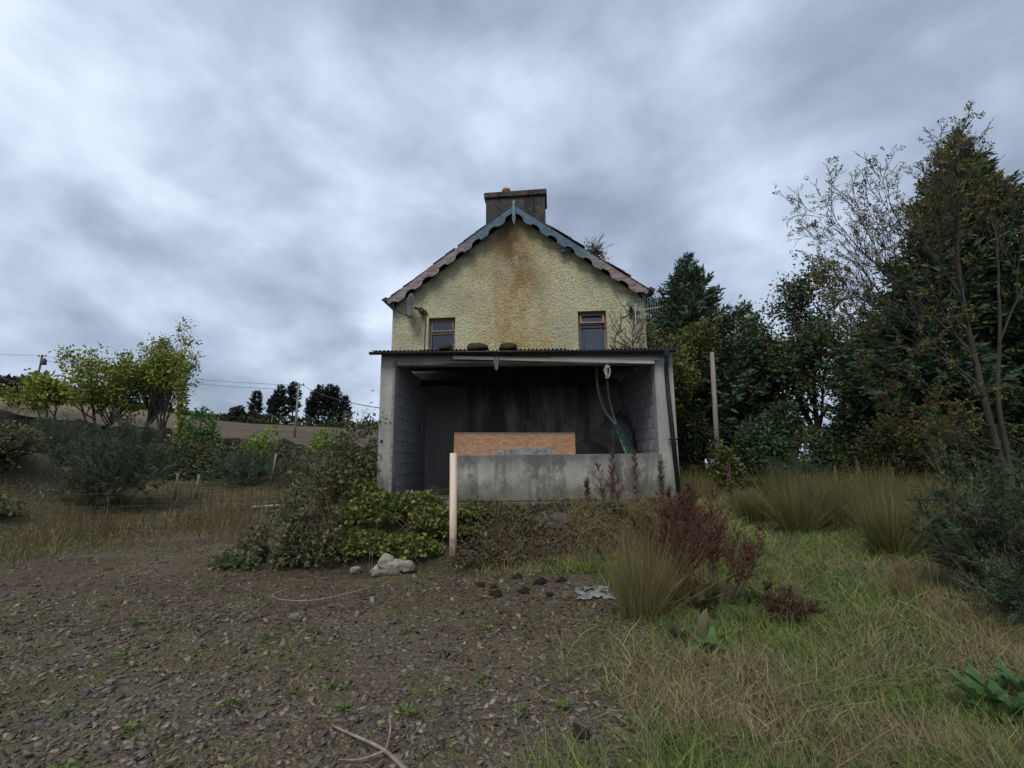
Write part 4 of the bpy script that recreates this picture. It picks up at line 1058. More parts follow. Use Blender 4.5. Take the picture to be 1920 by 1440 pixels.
# sparse rowan with many bare twigs
ROW = [(0.105, 0.095, 0.03), (0.13, 0.105, 0.035), (0.08, 0.09, 0.03), (0.14, 0.085, 0.03), (0.10, 0.11, 0.035)]
t = Tree(112); rng = t.rng; t.rmin = 0.0065
def limb(p, d, L, r, up=0.03, wind=(0, 0, 0)): t.grow(p, d, L, r, 1, 4, (0, 8, 5, 4), 0.42, 0.085, up, wind, 0.2, 0.52)
trunkA = [(0, 0, -0.2), (-0.1, 0, 1.0), (-0.35, -0.1, 2.4), (-0.5, -0.15, 4.0), (-0.62, -0.2, 5.6), (-0.55, -0.2, 7.2)]
t.mb.tube(curve(trunkA, 4), list(np.linspace(0.125, 0.035, 21)), 8)
t.mb.tube(curve([(0.25, 0.2, -0.2), (0.3, 0.2, 1.4), (0.2, 0.1, 3.0), (0.5, 0.0, 5.0), (0.7, 0, 6.4)], 4), list(np.linspace(0.085, 0.03, 17)), 7)
for p, d, L in (((-0.3, -.1, 2.2), (-0.95, -0.25, 0.42), 5.0), ((-0.42, -.1, 3.0), (-0.92, -0.30, 0.48), 5.4), ((-0.45, -.1, 3.4), (-0.9, 0.05, 0.62), 5.8), ((-0.5, -.15, 3.9), (-0.85, -0.35, 0.75), 5.4),
                ((-0.52, -.15, 4.3), (-0.75, 0.2, 0.85), 5.2), ((-0.6, -.2, 5.0), (-0.55, -0.2, 1.0), 4.6), ((-0.6, -.2, 5.8), (-0.35, 0.2, 1.0), 4.0), ((-0.55, -.2, 6.8), (-0.1, -0.1, 1), 3.2),
                ((0.4, 0, 4.6), (0.35, -0.3, 1.0), 4.6), ((-0.2, -.1, 1.6), (-0.95, -0.45, 0.15), 3.6), ((0.7, 0, 6.4), (0.1, 0, 1), 3.0), ((-0.15, -.1, 1.3), (-0.9, 0.1, 0.3), 3.0)):
    limb(p, d, L * 0.98, 0.034)
row = tree_obj("rowan_tree", 13.6, 13.0, "sparse leafed rowan tree with bare fanning twigs", "tree")
t.mb.build("trunk", M['bark_pale'], row, True)
T = np.array(t.tw); D = np.array(t.twd); lv = np.array(t.lev); m = lv > 0.65; T, D = T[m], D[m]
n = 2000; i = rng.integers(0, len(T), n)
base = T[i] + rng.normal(0, 0.05, (n, 3)); rd = unit(D[i] + rng.normal(0, 0.5, (n, 3)) + np.array([0.1, 0, -0.1]))
sd = unit(np.cross(rd, rng.standard_normal((n, 3)))); Pq, Aq = [], []
for k in range(4):          # pinnate leaves: leaflets in pairs along a stalk
    for s in (-1, 1): Pq.append(base + rd * (0.045 * (k + 1))); Aq.append(rd * 0.6 + sd * s)
P = np.concatenate(Pq); A = np.concatenate(Aq)
quads_obj("crown", leaf_quads(rng, P, 0.075, A, 0.25, 0.42), np.tile(mixcol(rng, n, ROW, 0.25), (8, 1)), M['leaf'], row)

# undergrowth in front of the trees
GRN = [(0.05, 0.085, 0.03), (0.07, 0.11, 0.04), (0.035, 0.06, 0.025)]
bush("elder_bush", 9.6, 17.4, 121, "rounded fresh green bush beneath the dark trees", 1.7, 1.2, 3.3, [(0.04, 0.075, 0.032), (0.055, 0.095, 0.042), (0.028, 0.05, 0.024)], 7000, 0.14)
bush("elder_bush", 7.7, 17.2, 122, "small yellow green bush around the foot of the pole", 0.7, 0.6, 2.4, [(0.09, 0.11, 0.03), (0.06, 0.09, 0.03), (0.12, 0.12, 0.04)], 1800, 0.13)
bush("bramble_bush", 12.2, 14.6, 123, "yellowish leafed bramble bush below the leaning post", 2.2, 1.4, 3.0, [(0.10, 0.09, 0.028), (0.065, 0.07, 0.024), (0.13, 0.10, 0.035), (0.04, 0.05, 0.02)], 8000, 0.11)
bush("bramble_bush", 15.2, 14.2, 124, "dark bramble bush at the rowan foot", 2.4, 1.4, 3.0, DK + [(0.09, 0.07, 0.025)], 8000, 0.12)
bush("bramble_bush", 12.0, 17.5, 125, "dark brown-green thicket between the two posts", 2.0, 1.2, 3.8, DK, 9000, 0.13)
bush("gorse_bush", 9.3, 15.6, 126, "low blue green gorse bush before the rounded green bush", 0.9, 0.7, 0.95, [(0.04, 0.062, 0.045), (0.055, 0.08, 0.055)], 6000, 0.16, spray=True, aspect=0.08)
bush("willow_bush", 18.5, 15.6, 127, "dark bush filling the ground behind the rowan trunk", 2.6, 1.5, 4.0, DK, 9000, 0.14)

bush("laurel_bush", 11.2, 21.5, 128, "dark undergrowth filling the gap under the thin-crowned tree", 2.2, 1.2, 4.0, DK, 9000, 0.15)
bush("laurel_bush", 15.6, 20.2, 129, "dark undergrowth beneath the ivy-clad tree", 2.6, 1.2, 4.2, DK, 9000, 0.15)
bush("laurel_bush", 7.6, 20.8, 130, "dark undergrowth behind the weathered pole", 1.8, 1.0, 4.0, DK, 7000, 0.15)
# weathered pole, leaning post
def post(name, x, y, h, r, lean, label):
    t0 = Hs(x, y)
    o = MB().tube([(0, 0, -0.2), (lean * h * 0.5, 0, h * 0.5), (lean * h, 0, h)], [r, r * 0.95, r * 0.82], 10).build(name, M['wood_post'], None, True)
    o.location = (x, y, t0); return tag(o, label, "post")
post("wooden_pole", 7.82, 18.0, 5.2, 0.10, 0.025, "tall weathered grey pole standing clear among the trees")
post("wooden_post", 12.85, 16.0, 2.05, 0.085, -0.08, "short leaning grey post above the yellowish brambles")

# gorse on the right edge
GOR = [(0.040, 0.058, 0.029), (0.058, 0.08, 0.040), (0.078, 0.102, 0.056), (0.03, 0.040, 0.02)]
bush("gorse_bush", 5.55, 5.3, 131, "tall blue green gorse bush at the right of the grass", 1.15, 0.9, 1.45, GOR, 42000, 0.075, spray=True, aspect=0.14, lobes=18, group=None)
bush("gorse_bush", 5.0, 4.35, 132, "low dark gorse bush in front of the tall one", 0.85, 0.7, 0.8, GOR, 24000, 0.065, spray=True, aspect=0.14, lobes=11)
bush("gorse_bush", 7.6, 6.6, 133, "gorse bush between the rushes and the tall gorse", 1.1, 0.8, 1.2, GOR, 14000, 0.10, spray=True, aspect=0.10, lobes=11)

# rushes
RU = [(0.075, 0.10, 0.028), (0.10, 0.12, 0.036), (0.14, 0.13, 0.048), (0.055, 0.072, 0.022)]; RT = [(0.20, 0.145, 0.07), (0.15, 0.11, 0.052), (0.17, 0.13, 0.06), (0.085, 0.095, 0.034), (0.07, 0.08, 0.03)]
gr_ = "rush tussocks in the right-hand grass"
for k, (x, y, h, r, lab) in enumerate(((6.1, 10.3, 1.25, 0.6, "leftmost rush tussock on the worn grass path"), (6.95, 10.6, 1.2, 0.6, None), (7.7, 10.2, 1.15, 0.6, None), (7.2, 9.2, 1.05, 0.55, None), (8.5, 10.8, 1.1, 0.6, None),
                                       (9.4, 11.2, 1.1, 0.6, None), (8.4, 9.6, 1.0, 0.55, None), (6.0, 7.7, 0.85, 0.42, "olive rush tussock standing alone before the others"), (6.6, 7.9, 0.75, 0.4, None), (5.2, 13.6, 1.0, 0.6, "brownish rush tussock behind the downpipe"), (4.7, 12.4, 0.95, 0.55, None), (10.3, 12.0, 1.0, 0.5, None), (6.6, 11.6, 1.1, 0.6, None), (7.9, 11.6, 1.15, 0.6, None), (9.0, 10.1, 0.95, 0.5, None), (7.3, 8.3, 0.8, 0.4, None), (5.7, 11.4, 0.8, 0.45, None), (9.9, 10.6, 0.9, 0.5, None))):
    tussock("rush_tussock", x, y, 140 + k, lab or "dense olive rush tussock in the clump before the brambles", h * (0.95 + 0.35 * ((k * 7) % 5) / 4), r * 1.1, 1300, RU, RT, (-0.08 + 0.04 * (k % 4), 0.03 * (k % 3)), group=gr_, width=0.010, splay=0.36)
ST = [(0.15, 0.115, 0.055), (0.12, 0.10, 0.045), (0.09, 0.085, 0.035), (0.19, 0.15, 0.08)]; STT = [(0.22, 0.165, 0.09), (0.17, 0.12, 0.06)]
tussock("straw_tussock", 1.28, 5.0, 160, "tall straw coloured tussock beside the red dock", 0.95, 0.42, 1000, ST + RU[:3], STT + RU[1:3], (0.04, 0), width=0.006, splay=0.30)
tussock("straw_tussock", 1.75, 5.25, 161, "straw tussock growing up through the red dock", 0.9, 0.3, 600, ST, STT, (0.0, 0), width=0.006, splay=0.3)
tussock("straw_tussock", 4.35, 5.5, 162, "thin upright straw tussock in open grass", 0.5, 0.2, 260, ST + RU, STT, (0.0, 0), width=0.006, splay=0.35)
tussock("straw_tussock", 3.05, 5.6, 163, "small brownish tuft behind the fallen dock stalks", 0.35, 0.2, 220, ST, STT, (0.0, 0), width=0.006, splay=0.5)

# ------------------------------------------------------------------ docks with red seed stalks
def big_leaf_mesh(seed, L, W, mat, cols, wav=0.04):
    rng = np.random.default_rng(seed); n = 7; V = []; 
    for i in range(n + 1):
        t_ = i / n; w = W * math.sin(math.pi * min(1, t_ * 0.93 + 0.07)) ** 0.7 * (1 - 0.35 * t_)
        z = 0.18 * L * math.sin(t_ * 2.2) - 0.10 * L * t_ * t_
        for s in (-1, 0, 1): V.append((t_ * L, s * w / 2, z + (0.12 * w if s else 0) + rng.normal(0, wav * W)))
    F = [(i * 3 + k, i * 3 + k + 1, i * 3 + k + 4, i * 3 + k + 3) for i in range(n) for k in range(2)]
    c = mixcol(rng, 1, cols, 0.1); o = raw_mesh("leaf", np.array(V), np.array(F), mat, None, np.repeat(c, len(V), 0), True)
    me = o.data; bpy.data.objects.remove(o); return me
def rosette(root, meshes, n, seed, el=(10, 60), r=0.04, sc=(0.6, 1.1), pivot=(0, 0, 0.02)):
    rng = np.random.default_rng(seed)
    for k in range(n):
        o = link(bpy.data.objects.new("leaf", meshes[k % len(meshes)]), root)
        a = 2.4 * k + rng.uniform(-.4, .4); o.location = (pivot[0] + r * math.cos(a), pivot[1] + r * math.sin(a), pivot[2])
        o.rotation_euler = (rng.uniform(-.3, .3), -R(rng.uniform(*el)), a); s = rng.uniform(*sc); o.scale = (s, s, s)
def dock(x, y, seed, label, h, nst, nleaf, fallen=0.0, spread=0.35, seedcols=((0.07, 0.026, 0.018), (0.045, 0.018, 0.014), (0.10, 0.045, 0.026))):
    rng = np.random.default_rng(seed)
    root = empty("dock_plant", (x, y, Hs(x, y)), 0, label, "dock plant")
    mb = MB(); P = []
    for k in range(nst):
        a = rng.uniform(0, 6.28); sp_ = spread * rng.uniform(0.2, 1.0); L = h * rng.uniform(0.7, 1.05)
        d = np.array([math.cos(a) * sp_ + fallen, math.sin(a) * sp_, 1 - abs(fallen) * 0.85]); d /= np.linalg.norm(d)
        b = np.array([0.09 * math.cos(a), 0.09 * math.sin(a), 0]); pts = [b + d * L * q + np.array([0, 0, -0.05 * q * q]) * (1 + 3 * abs(fallen)) for q in np.linspace(0, 1, 6)]
        for p_ in pts: p_[2] = max(p_[2], 0.02)
        mb.tube(pts, list(np.linspace(0.006, 0.0025, 6)), 4)
        for q in rng.uniform(0.4, 1.0, 12):
            p = b + d * L * q; p[2] = max(p[2], 0.03); ax = unit(np.cross(d, rng.standard_normal(3))); nd = unit(d * 0.75 + ax * 0.7); bl_ = 0.22 * h * (1.15 - q) + 0.05
            mb.tube([p, p + nd * bl_ * 0.5, p + nd * bl_ + np.array([0, 0, 0.03])], [0.004, 0.003, 0.002], 3, caps=False)
            for w in np.linspace(0.1, 1, 9): P.append(p + nd * bl_ * w)
    mb.build("stem", M['dock_stem'], root)
    P = np.repeat(np.array(P), 5, 0); n = len(P); P = P + rng.normal(0, 0.008, (n, 3))
    quads_obj("seed_heads", leaf_quads(rng, P, 0.013, None, 1, 0.9), mixcol(rng, n, seedcols, 0.25), M['blade'], root)["kind"] = "stuff"
    rosette(root, DOCKL, nleaf, seed + 1, (15, 75), 0.08, (0.7, 1.2))
    return root
M['dock_stem'] = plain("dock_stalk", (0.13, 0.075, 0.05), (0.075, 0.035, 0.025), 0.8, 12, 0.1, 0.002)
DOCKL = [big_leaf_mesh(k, 0.30, 0.12, M['leaf'], [c]) for k, c in enumerate(((0.05, 0.085, 0.03), (0.07, 0.12, 0.035), (0.035, 0.055, 0.03), (0.10, 0.09, 0.045)))]
dock(1.95, 5.15, 201, "tall red-brown seeding dock beside the straw tussock", 1.22, 22, 22, spread=0.30)
dock(1.62, 5.35, 206, "dark red dock rising behind the tall straw tussock", 1.1, 9, 6, 0, 0.3)
dock(2.25, 5.3, 202, "red dock leaning out to the right of the tallest", 0.9, 9, 6, 0.25, 0.3)
dock(2.3, 4.75, 203, "collapsed dark red dock stalks lying in the grass", 0.55, 11, 5, 0.7, 0.5, ((0.035, 0.018, 0.013), (0.055, 0.026, 0.018)))
dock(1.66, 7.9, 204, "reddish dock in front of the low wall", 1.0, 5, 4, 0, 0.2, ((0.10, 0.045, 0.028), (0.07, 0.03, 0.02)))
dock(2.65, 7.6, 205, "dark red dock at the foot of the downpipe", 0.85, 10, 5, 0, 0.35, ((0.05, 0.02, 0.016), (0.07, 0.03, 0.02)))
FRESH = [big_leaf_mesh(20 + k, 0.20, 0.085, M['leaf'], [c]) for k, c in enumerate(((0.085, 0.16, 0.035), (0.07, 0.135, 0.03), (0.10, 0.17, 0.05)))]
p1 = empty("broadleaf_weed", (1.58, 4.05, Hs(1.58, 4.05)), 0, "bright green broad-leaved weed below the dock", "weed"); rosette(p1, FRESH, 9, 5, (5, 70), 0.03, (0.6, 1.15)); rosette(p1, DOCKL, 9, 6, (10, 75), 0.12, (0.5, 1.0), (-0.05, 0.25, 0.02))
BIG = [big_leaf_mesh(40 + k, 0.26, 0.15, M['leaf'], [c], 0.05) for k, c in enumerate(((0.05, 0.105, 0.03), (0.06, 0.12, 0.035), (0.042, 0.085, 0.028)))]
p2 = empty("broadleaf_weed", (3.05, 3.12, Hs(3.05, 3.12)), 0, "large clump of broad dark green leaves low in the grass", "weed")
rng = np.random.default_rng(77)
for k in range(8): rosette(p2, BIG, 8, 60 + k, (-10, 50), 0.05, (0.35, 0.85), (rng.uniform(-.32, .32), rng.uniform(-.22, .22), rng.uniform(0.02, 0.16)))
p3 = empty("broadleaf_weed", (2.75, 5.35, Hs(2.75, 5.35)), 0, "spreading green weed behind the fallen red stalks", "weed"); rosette(p3, FRESH, 16, 9, (5, 50), 0.08, (0.7, 1.3)); rosette(p3, DOCKL, 6, 10, (5, 40), 0.12, (0.6, 1.0), (0.2, 0, 0.02))

# fireweed spires
def fireweed(x, y, seed, label, h, pink):
    rng = np.random.default_rng(seed); root = empty("fireweed", (x, y, Hs(x, y)), 0, label, "wildflower")
    MB().tube([(0, 0, -0.02), (0.02, 0, h * 0.5), (0.0, 0, h)], [0.009, 0.007, 0.003], 5).build("stem", M['dock_stem'], root)
    n = 160; z = h * rng.uniform(0.15, 0.62, n); P = np.stack([np.zeros(n), np.zeros(n), z], 1)
    a = rng.uniform(0, 6.28, n); ax = np.stack([np.cos(a), np.sin(a), np.full(n, 0.4)], 1)
    quads_obj("leaves", leaf_quads(rng, P, 0.12, ax, 0.3, 0.22), mixcol(rng, n, [(0.06, 0.085, 0.03), (0.09, 0.09, 0.04)], 0.2), M['leaf'], root)
    n = 420; q = rng.random(n); z = h * (0.55 + 0.45 * q); a = rng.uniform(0, 6.28, n); rr = 0.07 * (1.15 - q) * rng.random(n)
    P = np.stack([rr * np.cos(a), rr * np.sin(a), z], 1)
    cc = mixcol(rng, n, [(0.30, 0.27, 0.21), (0.22, 0.19, 0.15), (0.17, 0.11, 0.09)], 0.2)
    if pink: cc[q > 0.72] = mixcol(rng, int((q > 0.72).sum()), [(0.22, 0.05, 0.14), (0.28, 0.08, 0.18)], 0.2)
    quads_obj("flowers", leaf_quads(rng, P, 0.03, None, 1, 0.6), cc, M['leaf'], root)
fireweed(5.95, 13.0, 301, "pink tipped fireweed spire beside the brownish rushes", 1.25, True)
for k, (x, y, h) in enumerate(((8.6, 12.6, 1.25), (9.5, 13.0, 1.35), (7.6, 12.2, 1.0), (10.6, 13.2, 1.15), (8.1, 13.2, 0.9), (11.6, 12.6, 1.1))):
    fireweed(x, y, 310 + k, "faded pale fireweed spire standing behind the rush clump", h, False)
    col.objects[-1]
for o in list(col.objects):
    if o.name.startswith("fireweed") and o.get("label", "").startswith("faded"): o["group"] = "faded fireweed behind the rushes"

# ------------------------------------------------------------------ bramble, ivy and weeds round the shed platform
rng = np.random.default_rng(400)
def mound_points(n, pts, sig):
    """points spread over overlapping soft mounds (x, y, ztop, rx, ry); the foliage skin is uneven"""
    pts = np.array(pts); w = pts[:, 3] * pts[:, 4]; i = rng.choice(len(pts), n, p=w / w.sum())
    d = unit(rng.standard_normal((n, 3))); d[:, 2] = np.abs(d[:, 2])
    k = (0.8 + 0.35 * fbm(d[:, 0] * 3 + i * 7.7, d[:, 2] * 3 + d[:, 1] * 2, 3) + rng.normal(0, sig, n))[:, None]
    hh = H(pts[i, 0], pts[i, 1])
    P = np.stack([pts[i, 0], pts[i, 1], hh], 1) + d * k * np.stack([pts[i, 3], pts[i, 4], np.maximum(pts[i, 2] - hh, 0.1)], 1)
    P[:, 2] = np.maximum(P[:, 2], H(P[:, 0], P[:, 1]) + 0.01)
    return P, d
BR = [(0.047, 0.063, 0.027), (0.069, 0.090, 0.036), (0.101, 0.118, 0.047), (0.095, 0.073, 0.043), (0.043, 0.047, 0.027), (0.129, 0.123, 0.056)]
bram = empty("bramble_thicket", (-3.3, 8.9, Hs(-3.3, 8.9)), 0, "grey green bramble thicket heaped against the left pier", "bramble")
def under(o, root):
    o.parent = root; o.location = -root.location; return o
P, d = mound_points(30000, [(-2.95, 8.95, 2.15, 0.55, 0.6), (-3.35, 9.0, 1.75, 0.6, 0.7), (-3.05, 8.3, 1.5, 0.6, 0.6), (-3.55, 8.4, 0.95, 0.65, 0.6), (-3.0, 9.7, 2.0, 0.55, 0.8), (-3.8, 9.2, 1.0, 0.6, 0.6), (-3.9, 8.1, 0.42, 0.7, 0.5), (-3.2, 7.6, 0.75, 0.6, 0.45), (-3.8, 7.5, 0.25, 0.6, 0.4), (-2.8, 7.4, 0.5, 0.5, 0.35)], 0.20)
q_ = fbm(P[:, 0] * 3.1 + P[:, 1] * 1.3, P[:, 2] * 3.1 + 4, 3); m = q_ > 0.43; P, d = P[m], d[m]
sz_ = 0.035 + 0.05 * rng.random((len(P), 1))
under(quads_obj("leaves", leaf_quads(rng, P, sz_, d * 0.6, 0.8, 0.7), mixcol(rng, len(P), BR, 0.2), M['leaf']), bram)["kind"] = "stuff"
mb = MB()
for k in range(90):
    i = rng.integers(0, len(P)); a = P[i] + d[i] * rng.uniform(0.0, 0.3); b = a + np.array([rng.normal(0, 0.5), rng.normal(-0.15, 0.3), 0]); b[2] = Hs(b[0], b[1]) + rng.uniform(0, 0.5)
    m_ = (a + b) / 2 + np.array([0, -0.05, rng.uniform(0.1, 0.35)]); mb.tube(curve([b, m_, a], 5), list(np.linspace(0.007, 0.003, 11)), 4, caps=False)
for k in range(4):       # long shoots against the sky
    x = -2.95 + 0.12 * k; mb.tube(curve([(x, 8.9, 1.9), (x + .05, 8.85, 2.25), (x + 0.22, 8.8, 2.42 - 0.05 * k)], 5), 0.005, 4)
under(mb.build("stem", M['dock_stem']), bram)
Pq = np.array([(-2.95 + 0.12 * (k % 4) + 0.05 + 0.17 * u, 8.83, 2.2 + 0.25 * u) for k in range(8) for u in np.linspace(0, 1, 9)])
under(quads_obj("leaves", leaf_quads(rng, Pq, 0.06, None, 1, 0.7), mixcol(rng, len(Pq), BR, 0.2), M['leaf']), bram)["kind"] = "stuff"

IV = [(0.127, 0.161, 0.029), (0.086, 0.121, 0.029), (0.184, 0.190, 0.040), (0.057, 0.086, 0.023), (0.230, 0.196, 0.052)]
ivy = empty("ivy_and_bramble", (-1.9, 7.9, Hs(-1.9, 7.9)), 0, "yellow green bramble leaves covering the bank below the shed", "bramble")
P, d = mound_points(13000, [(-2.3, 8.0, 1.0, 0.5, 0.5), (-1.7, 8.2, 1.02, 0.5, 0.4), (-1.3, 7.9, 0.8, 0.4, 0.4), (-2.4, 7.5, 0.5, 0.5, 0.35), (-1.65, 7.45, 0.42, 0.5, 0.3), (-0.95, 7.75, 0.42, 0.4, 0.25), (-0.7, 8.1, 0.78, 0.35, 0.3), (-2.6, 8.3, 1.2, 0.35, 0.5)], 0.08)
IVd = [(0.056, 0.081, 0.025), (0.088, 0.119, 0.030), (0.131, 0.163, 0.037), (0.106, 0.088, 0.037), (0.163, 0.175, 0.044)]
under(quads_obj("small_leaves", leaf_quads(rng, P, 0.06, d * 0.6 + np.array([0, -.3, 0]), 0.7, 0.75), mixcol(rng, len(P), IVd + IV[:2], 0.2), M['leaf']), ivy)["kind"] = "stuff"
lm = []
for k, c in enumerate(IV + [(0.13, 0.17, 0.03), (0.24, 0.17, 0.06)]):
    V = [(0, 0, 0), (0.25, 0.3, .05), (0.55, 0.36, .07), (0.85, 0.18, .03), (1.02, 0, -.03), (0.85, -0.18, .03), (0.55, -0.36, .07), (0.25, -0.3, .05), (0.5, 0, 0)]
    o = raw_mesh("leaf", np.array(V), np.array([(8, i, (i + 1) % 8) for i in range(8)]), M['leaf'], None, np.repeat(np.array([c]), 9, 0)); lm.append(o.data); bpy.data.objects.remove(o)
P2, d2 = mound_points(290, [(-2.3, 7.95, 1.05, 0.5, 0.5), (-1.7, 8.1, 1.05, 0.5, 0.4), (-1.3, 7.85, 0.85, 0.4, 0.4), (-1.6, 7.4, 0.45, 0.5, 0.35), (-2.5, 8.2, 1.2, 0.35, 0.45), (-0.8, 8.0, 0.8, 0.35, 0.3)], 0.03)
for k in range(len(P2)):
    o = link(bpy.data.objects.new("leaf", lm[k % len(lm)]), ivy)
    o.location = Vector(P2[k]) + Vector((0, -0.06, 0.03)) - ivy.location
    nrm = Vector(d2[k]) + Vector((0, -0.5, 0.5)) + Vector(rng.normal(0, 0.6, 3)); q = nrm.to_track_quat('Z', 'X'); o.rotation_mode = 'QUATERNION'
    o.rotation_quaternion = q @ Euler((0, 0, rng.uniform(0, 6.28))).to_quaternion(); s = rng.uniform(0.045, 0.085); o.scale = (s, s, s)
mb = MB()
for k in range(30):
    i = rng.integers(0, len(P)); a = P[i]; b = a + np.array([rng.normal(0, 0.35), rng.normal(-0.25, 0.2), 0]); b[2] = Hs(b[0], b[1]) + 0.02
    mb.tube(curve([b, (a + b) / 2 + np.array([0, -0.03, 0.08]), a], 5), list(np.linspace(0.004, 0.002, 11)), 4, caps=False)
under(mb.build("stem", M['dead_stem']), ivy)
# dead brown tangle along the bank to the right
dead = empty("dead_bramble_tangle", (0.3, 7.7, Hs(0.3, 7.7)), 0, "brown dead bramble tangle on the bank below the low wall", "bramble")
mb = MB()
for k in range(760):
    x = rng.uniform(-0.9, 2.9); y = rng.uniform(7.15, 8.35); b = np.array([x, y, Hs(x, y)]); a = rng.uniform(0, 6.28); L = rng.uniform(0.15, 0.55)
    e_ = b + np.array([math.cos(a) * L, math.sin(a) * L * 0.5, rng.uniform(-0.02, 0.18)]); e_[2] = max(e_[2], Hs(e_[0], e_[1]) + 0.01)
    mb.tube([b, (b + e_) / 2 + np.array([0, 0, L * rng.uniform(0.1, 0.45)]), e_], [0.0055, 0.005, 0.0035], 3, caps=False)
under(mb.build("stems", M['dead_stem']), dead)["kind"] = "stuff"
n = 9000; x = rng.uniform(-0.9, 3.0, n); y = rng.uniform(7.0, 8.4, n); P = np.stack([x, y, H(x, y) + rng.random(n) ** 1.5 * 0.6 * np.clip(fbm(x * 2.4 + 3, y * 2.4, 3) - 0.25, 0, 1)], 1)
under(quads_obj("leaves", leaf_quads(rng, P, 0.03 + 0.045 * rng.random((n, 1)), None, 1, 0.6), mixcol(rng, n, [(0.09, 0.055, 0.038), (0.055, 0.062, 0.024), (0.05, 0.065, 0.022), (0.14, 0.10, 0.065), (0.04, 0.06, 0.02), (0.075, 0.09, 0.03)], 0.25), M['leaf']), dead)["kind"] = "stuff"
mb = MB()
for k in range(9):
    x = 0.8 + 0.6 * rng.random(); w_ = rng.uniform(0.5, 1.0); h_ = rng.uniform(0.45, 0.95); y_ = rng.uniform(7.2, 7.7)
    mb.tube(curve([(x, y_, 0.25), (x + 0.2 * w_, y_ - .05, h_ * 0.85), (x + 0.65 * w_, y_ - .1, h_), (x + 1.1 * w_, y_ - .2, h_ * rng.uniform(0.5, 0.8))], 6), list(np.linspace(0.004, 0.002, 19)), 4)
tag(mb.build("dry_stem", M['straw']), "pale arching dry stems before the low wall", "stem", None, "stuff")
V, F = lump(rng, 0.30, 0.2, 0.17, 14, 9, 0.4); o = MB().add(V, F).build("boulder", M['slab']); o.location = (0.62, 7.98, 0.52); tag(o, "pale boulder half buried in the bank below the low wall", "boulder")
# tall thin weeds against the parapet
for k, (x, h) in enumerate(((1.75, 1.05), (2.15, 0.95), (2.6, 0.75), (1.3, 0.5))):
    q = np.random.default_rng(440 + k); root = empty("willowherb", (x, 8.3, Hs(x, 8.3)), 0, ["tallest green willowherb stalk against the low wall", "reddish willowherb stalk against the low wall", "willowherb stalk at the end of the low wall by the pier", "smallest willowherb stalk before the low wall"][k], "weed")
    MB().tube(curve([(0, 0, -.02), (0.02, 0.01, h * .5), (-0.01, 0, h)], 5), list(np.linspace(0.008, 0.003, 11)), 4).build("stem", M['dock_stem'], root)
    n = 150; z = h * q.uniform(0.2, 1, n); a = q.uniform(0, 6.28, n)
    quads_obj("leaves", leaf_quads(q, np.stack([0 * z, 0 * z, z], 1), 0.085, np.stack([np.cos(a), np.sin(a), np.full(n, 0.9)], 1), 0.25, 0.22), mixcol(q, n, [(0.06, 0.07, 0.03), (0.09, 0.06, 0.035)] if k != 1 else [(0.16, 0.07, 0.04), (0.1, 0.06, 0.04)], 0.2), M['leaf'], root)
# weed rooted in the roof
rp = empty("roof_weed", hw(2.14, -0.05, 6.86), 0, "leafy weed with dry stalks growing from the roof slates", "weed")
q = np.random.default_rng(450); n = 900
P = q.normal(0, 1, (n, 3)) * np.array([0.13, 0.1, 0.12]) + np.array([0.02, 0, 0.12]); P[:, 2] -= P[:, 0] * 0.6
quads_obj("leaves", leaf_quads(q, P, 0.05, None, 1, 0.6), mixcol(q, n, [(0.04, 0.055, 0.025), (0.06, 0.075, 0.03), (0.09, 0.08, 0.04)], 0.2), M['leaf'], rp)
mb = MB()
for k in range(16):
    a = q.uniform(-0.7, 0.9); L = q.uniform(0.25, 0.62); b = Vector((q.uniform(-.1, .1), 0, 0.1)); e_ = b + Vector((math.sin(a) * L, q.uniform(-.1, .1), math.cos(a) * L))
    m_ = (b + e_) / 2 + Vector((-0.05 * math.sin(a), 0, 0.03)); mb.tube(curve([b, m_, e_], 4), list(np.linspace(0.006, 0.003, 9)), 4)
    for w in (0.5, 0.65, 0.8, 0.92):
        s_ = b + (e_ - b) * w; mb.tube([s_, s_ + Vector((q.uniform(-.02, .12), 0, q.uniform(0.03, 0.1)))], [0.005, 0.003], 3)
mb.build("dry_stalks", M['bark'], rp)

# ------------------------------------------------------------------ left side
LF = [(0.165, 0.205, 0.032), (0.21, 0.24, 0.038), (0.13, 0.17, 0.032), (0.25, 0.255, 0.05), (0.10, 0.135, 0.03)]
gl = "wind-blown young trees on the black bank"
broadleaf("sycamore_sapling", -18.3, 20.6, 501, "broad leafy yellow green tree on the bank, lowest branches spreading", 3.5, 2.2, LF, 6500, 0.15, 7, 'bark', 3, (6, 4, 3), 0.75, 0.05, (0.035, 0, 0), (-0.05, 0), 0.2, 0.06, group=gl, start=0.04, spread0=0.5, keep=0.68)
broadleaf("sycamore_sapling", -16.7, 20.9, 502, "taller yellow green tree with upright leafy plumes", 4.5, 1.5, LF, 4600, 0.14, 6, 'bark', 3, (7, 4, 3), 0.42, 0.12, (0.015, 0, 0), (0.02, 0), 0.16, 0.06, group=gl, start=0.04, spread0=0.2, keep=0.68)
broadleaf("sycamore_sapling", -15.5, 20.7, 503, "slim multi-stemmed yellow green tree right of the plumes", 4.0, 1.1, LF, 2200, 0.14, 5, 'bark', 3, (7, 4, 2), 0.4, 0.12, (0.015, 0, 0), (0.03, 0), 0.13, 0.045, group=gl, start=0.05, spread0=0.15, keep=0.65)
broadleaf("sycamore_sapling", -20.4, 20.4, 504, "low leafy tree bending away at the end of the bank", 2.4, 1.4, LF, 3200, 0.16, 3, 'bark', 3, (5, 4, 3), 0.7, 0.05, (-0.02, 0, 0), (-0.25, 0), 0.18, 0.05, group=gl, start=0.2, spread0=0.3, keep=0.8)
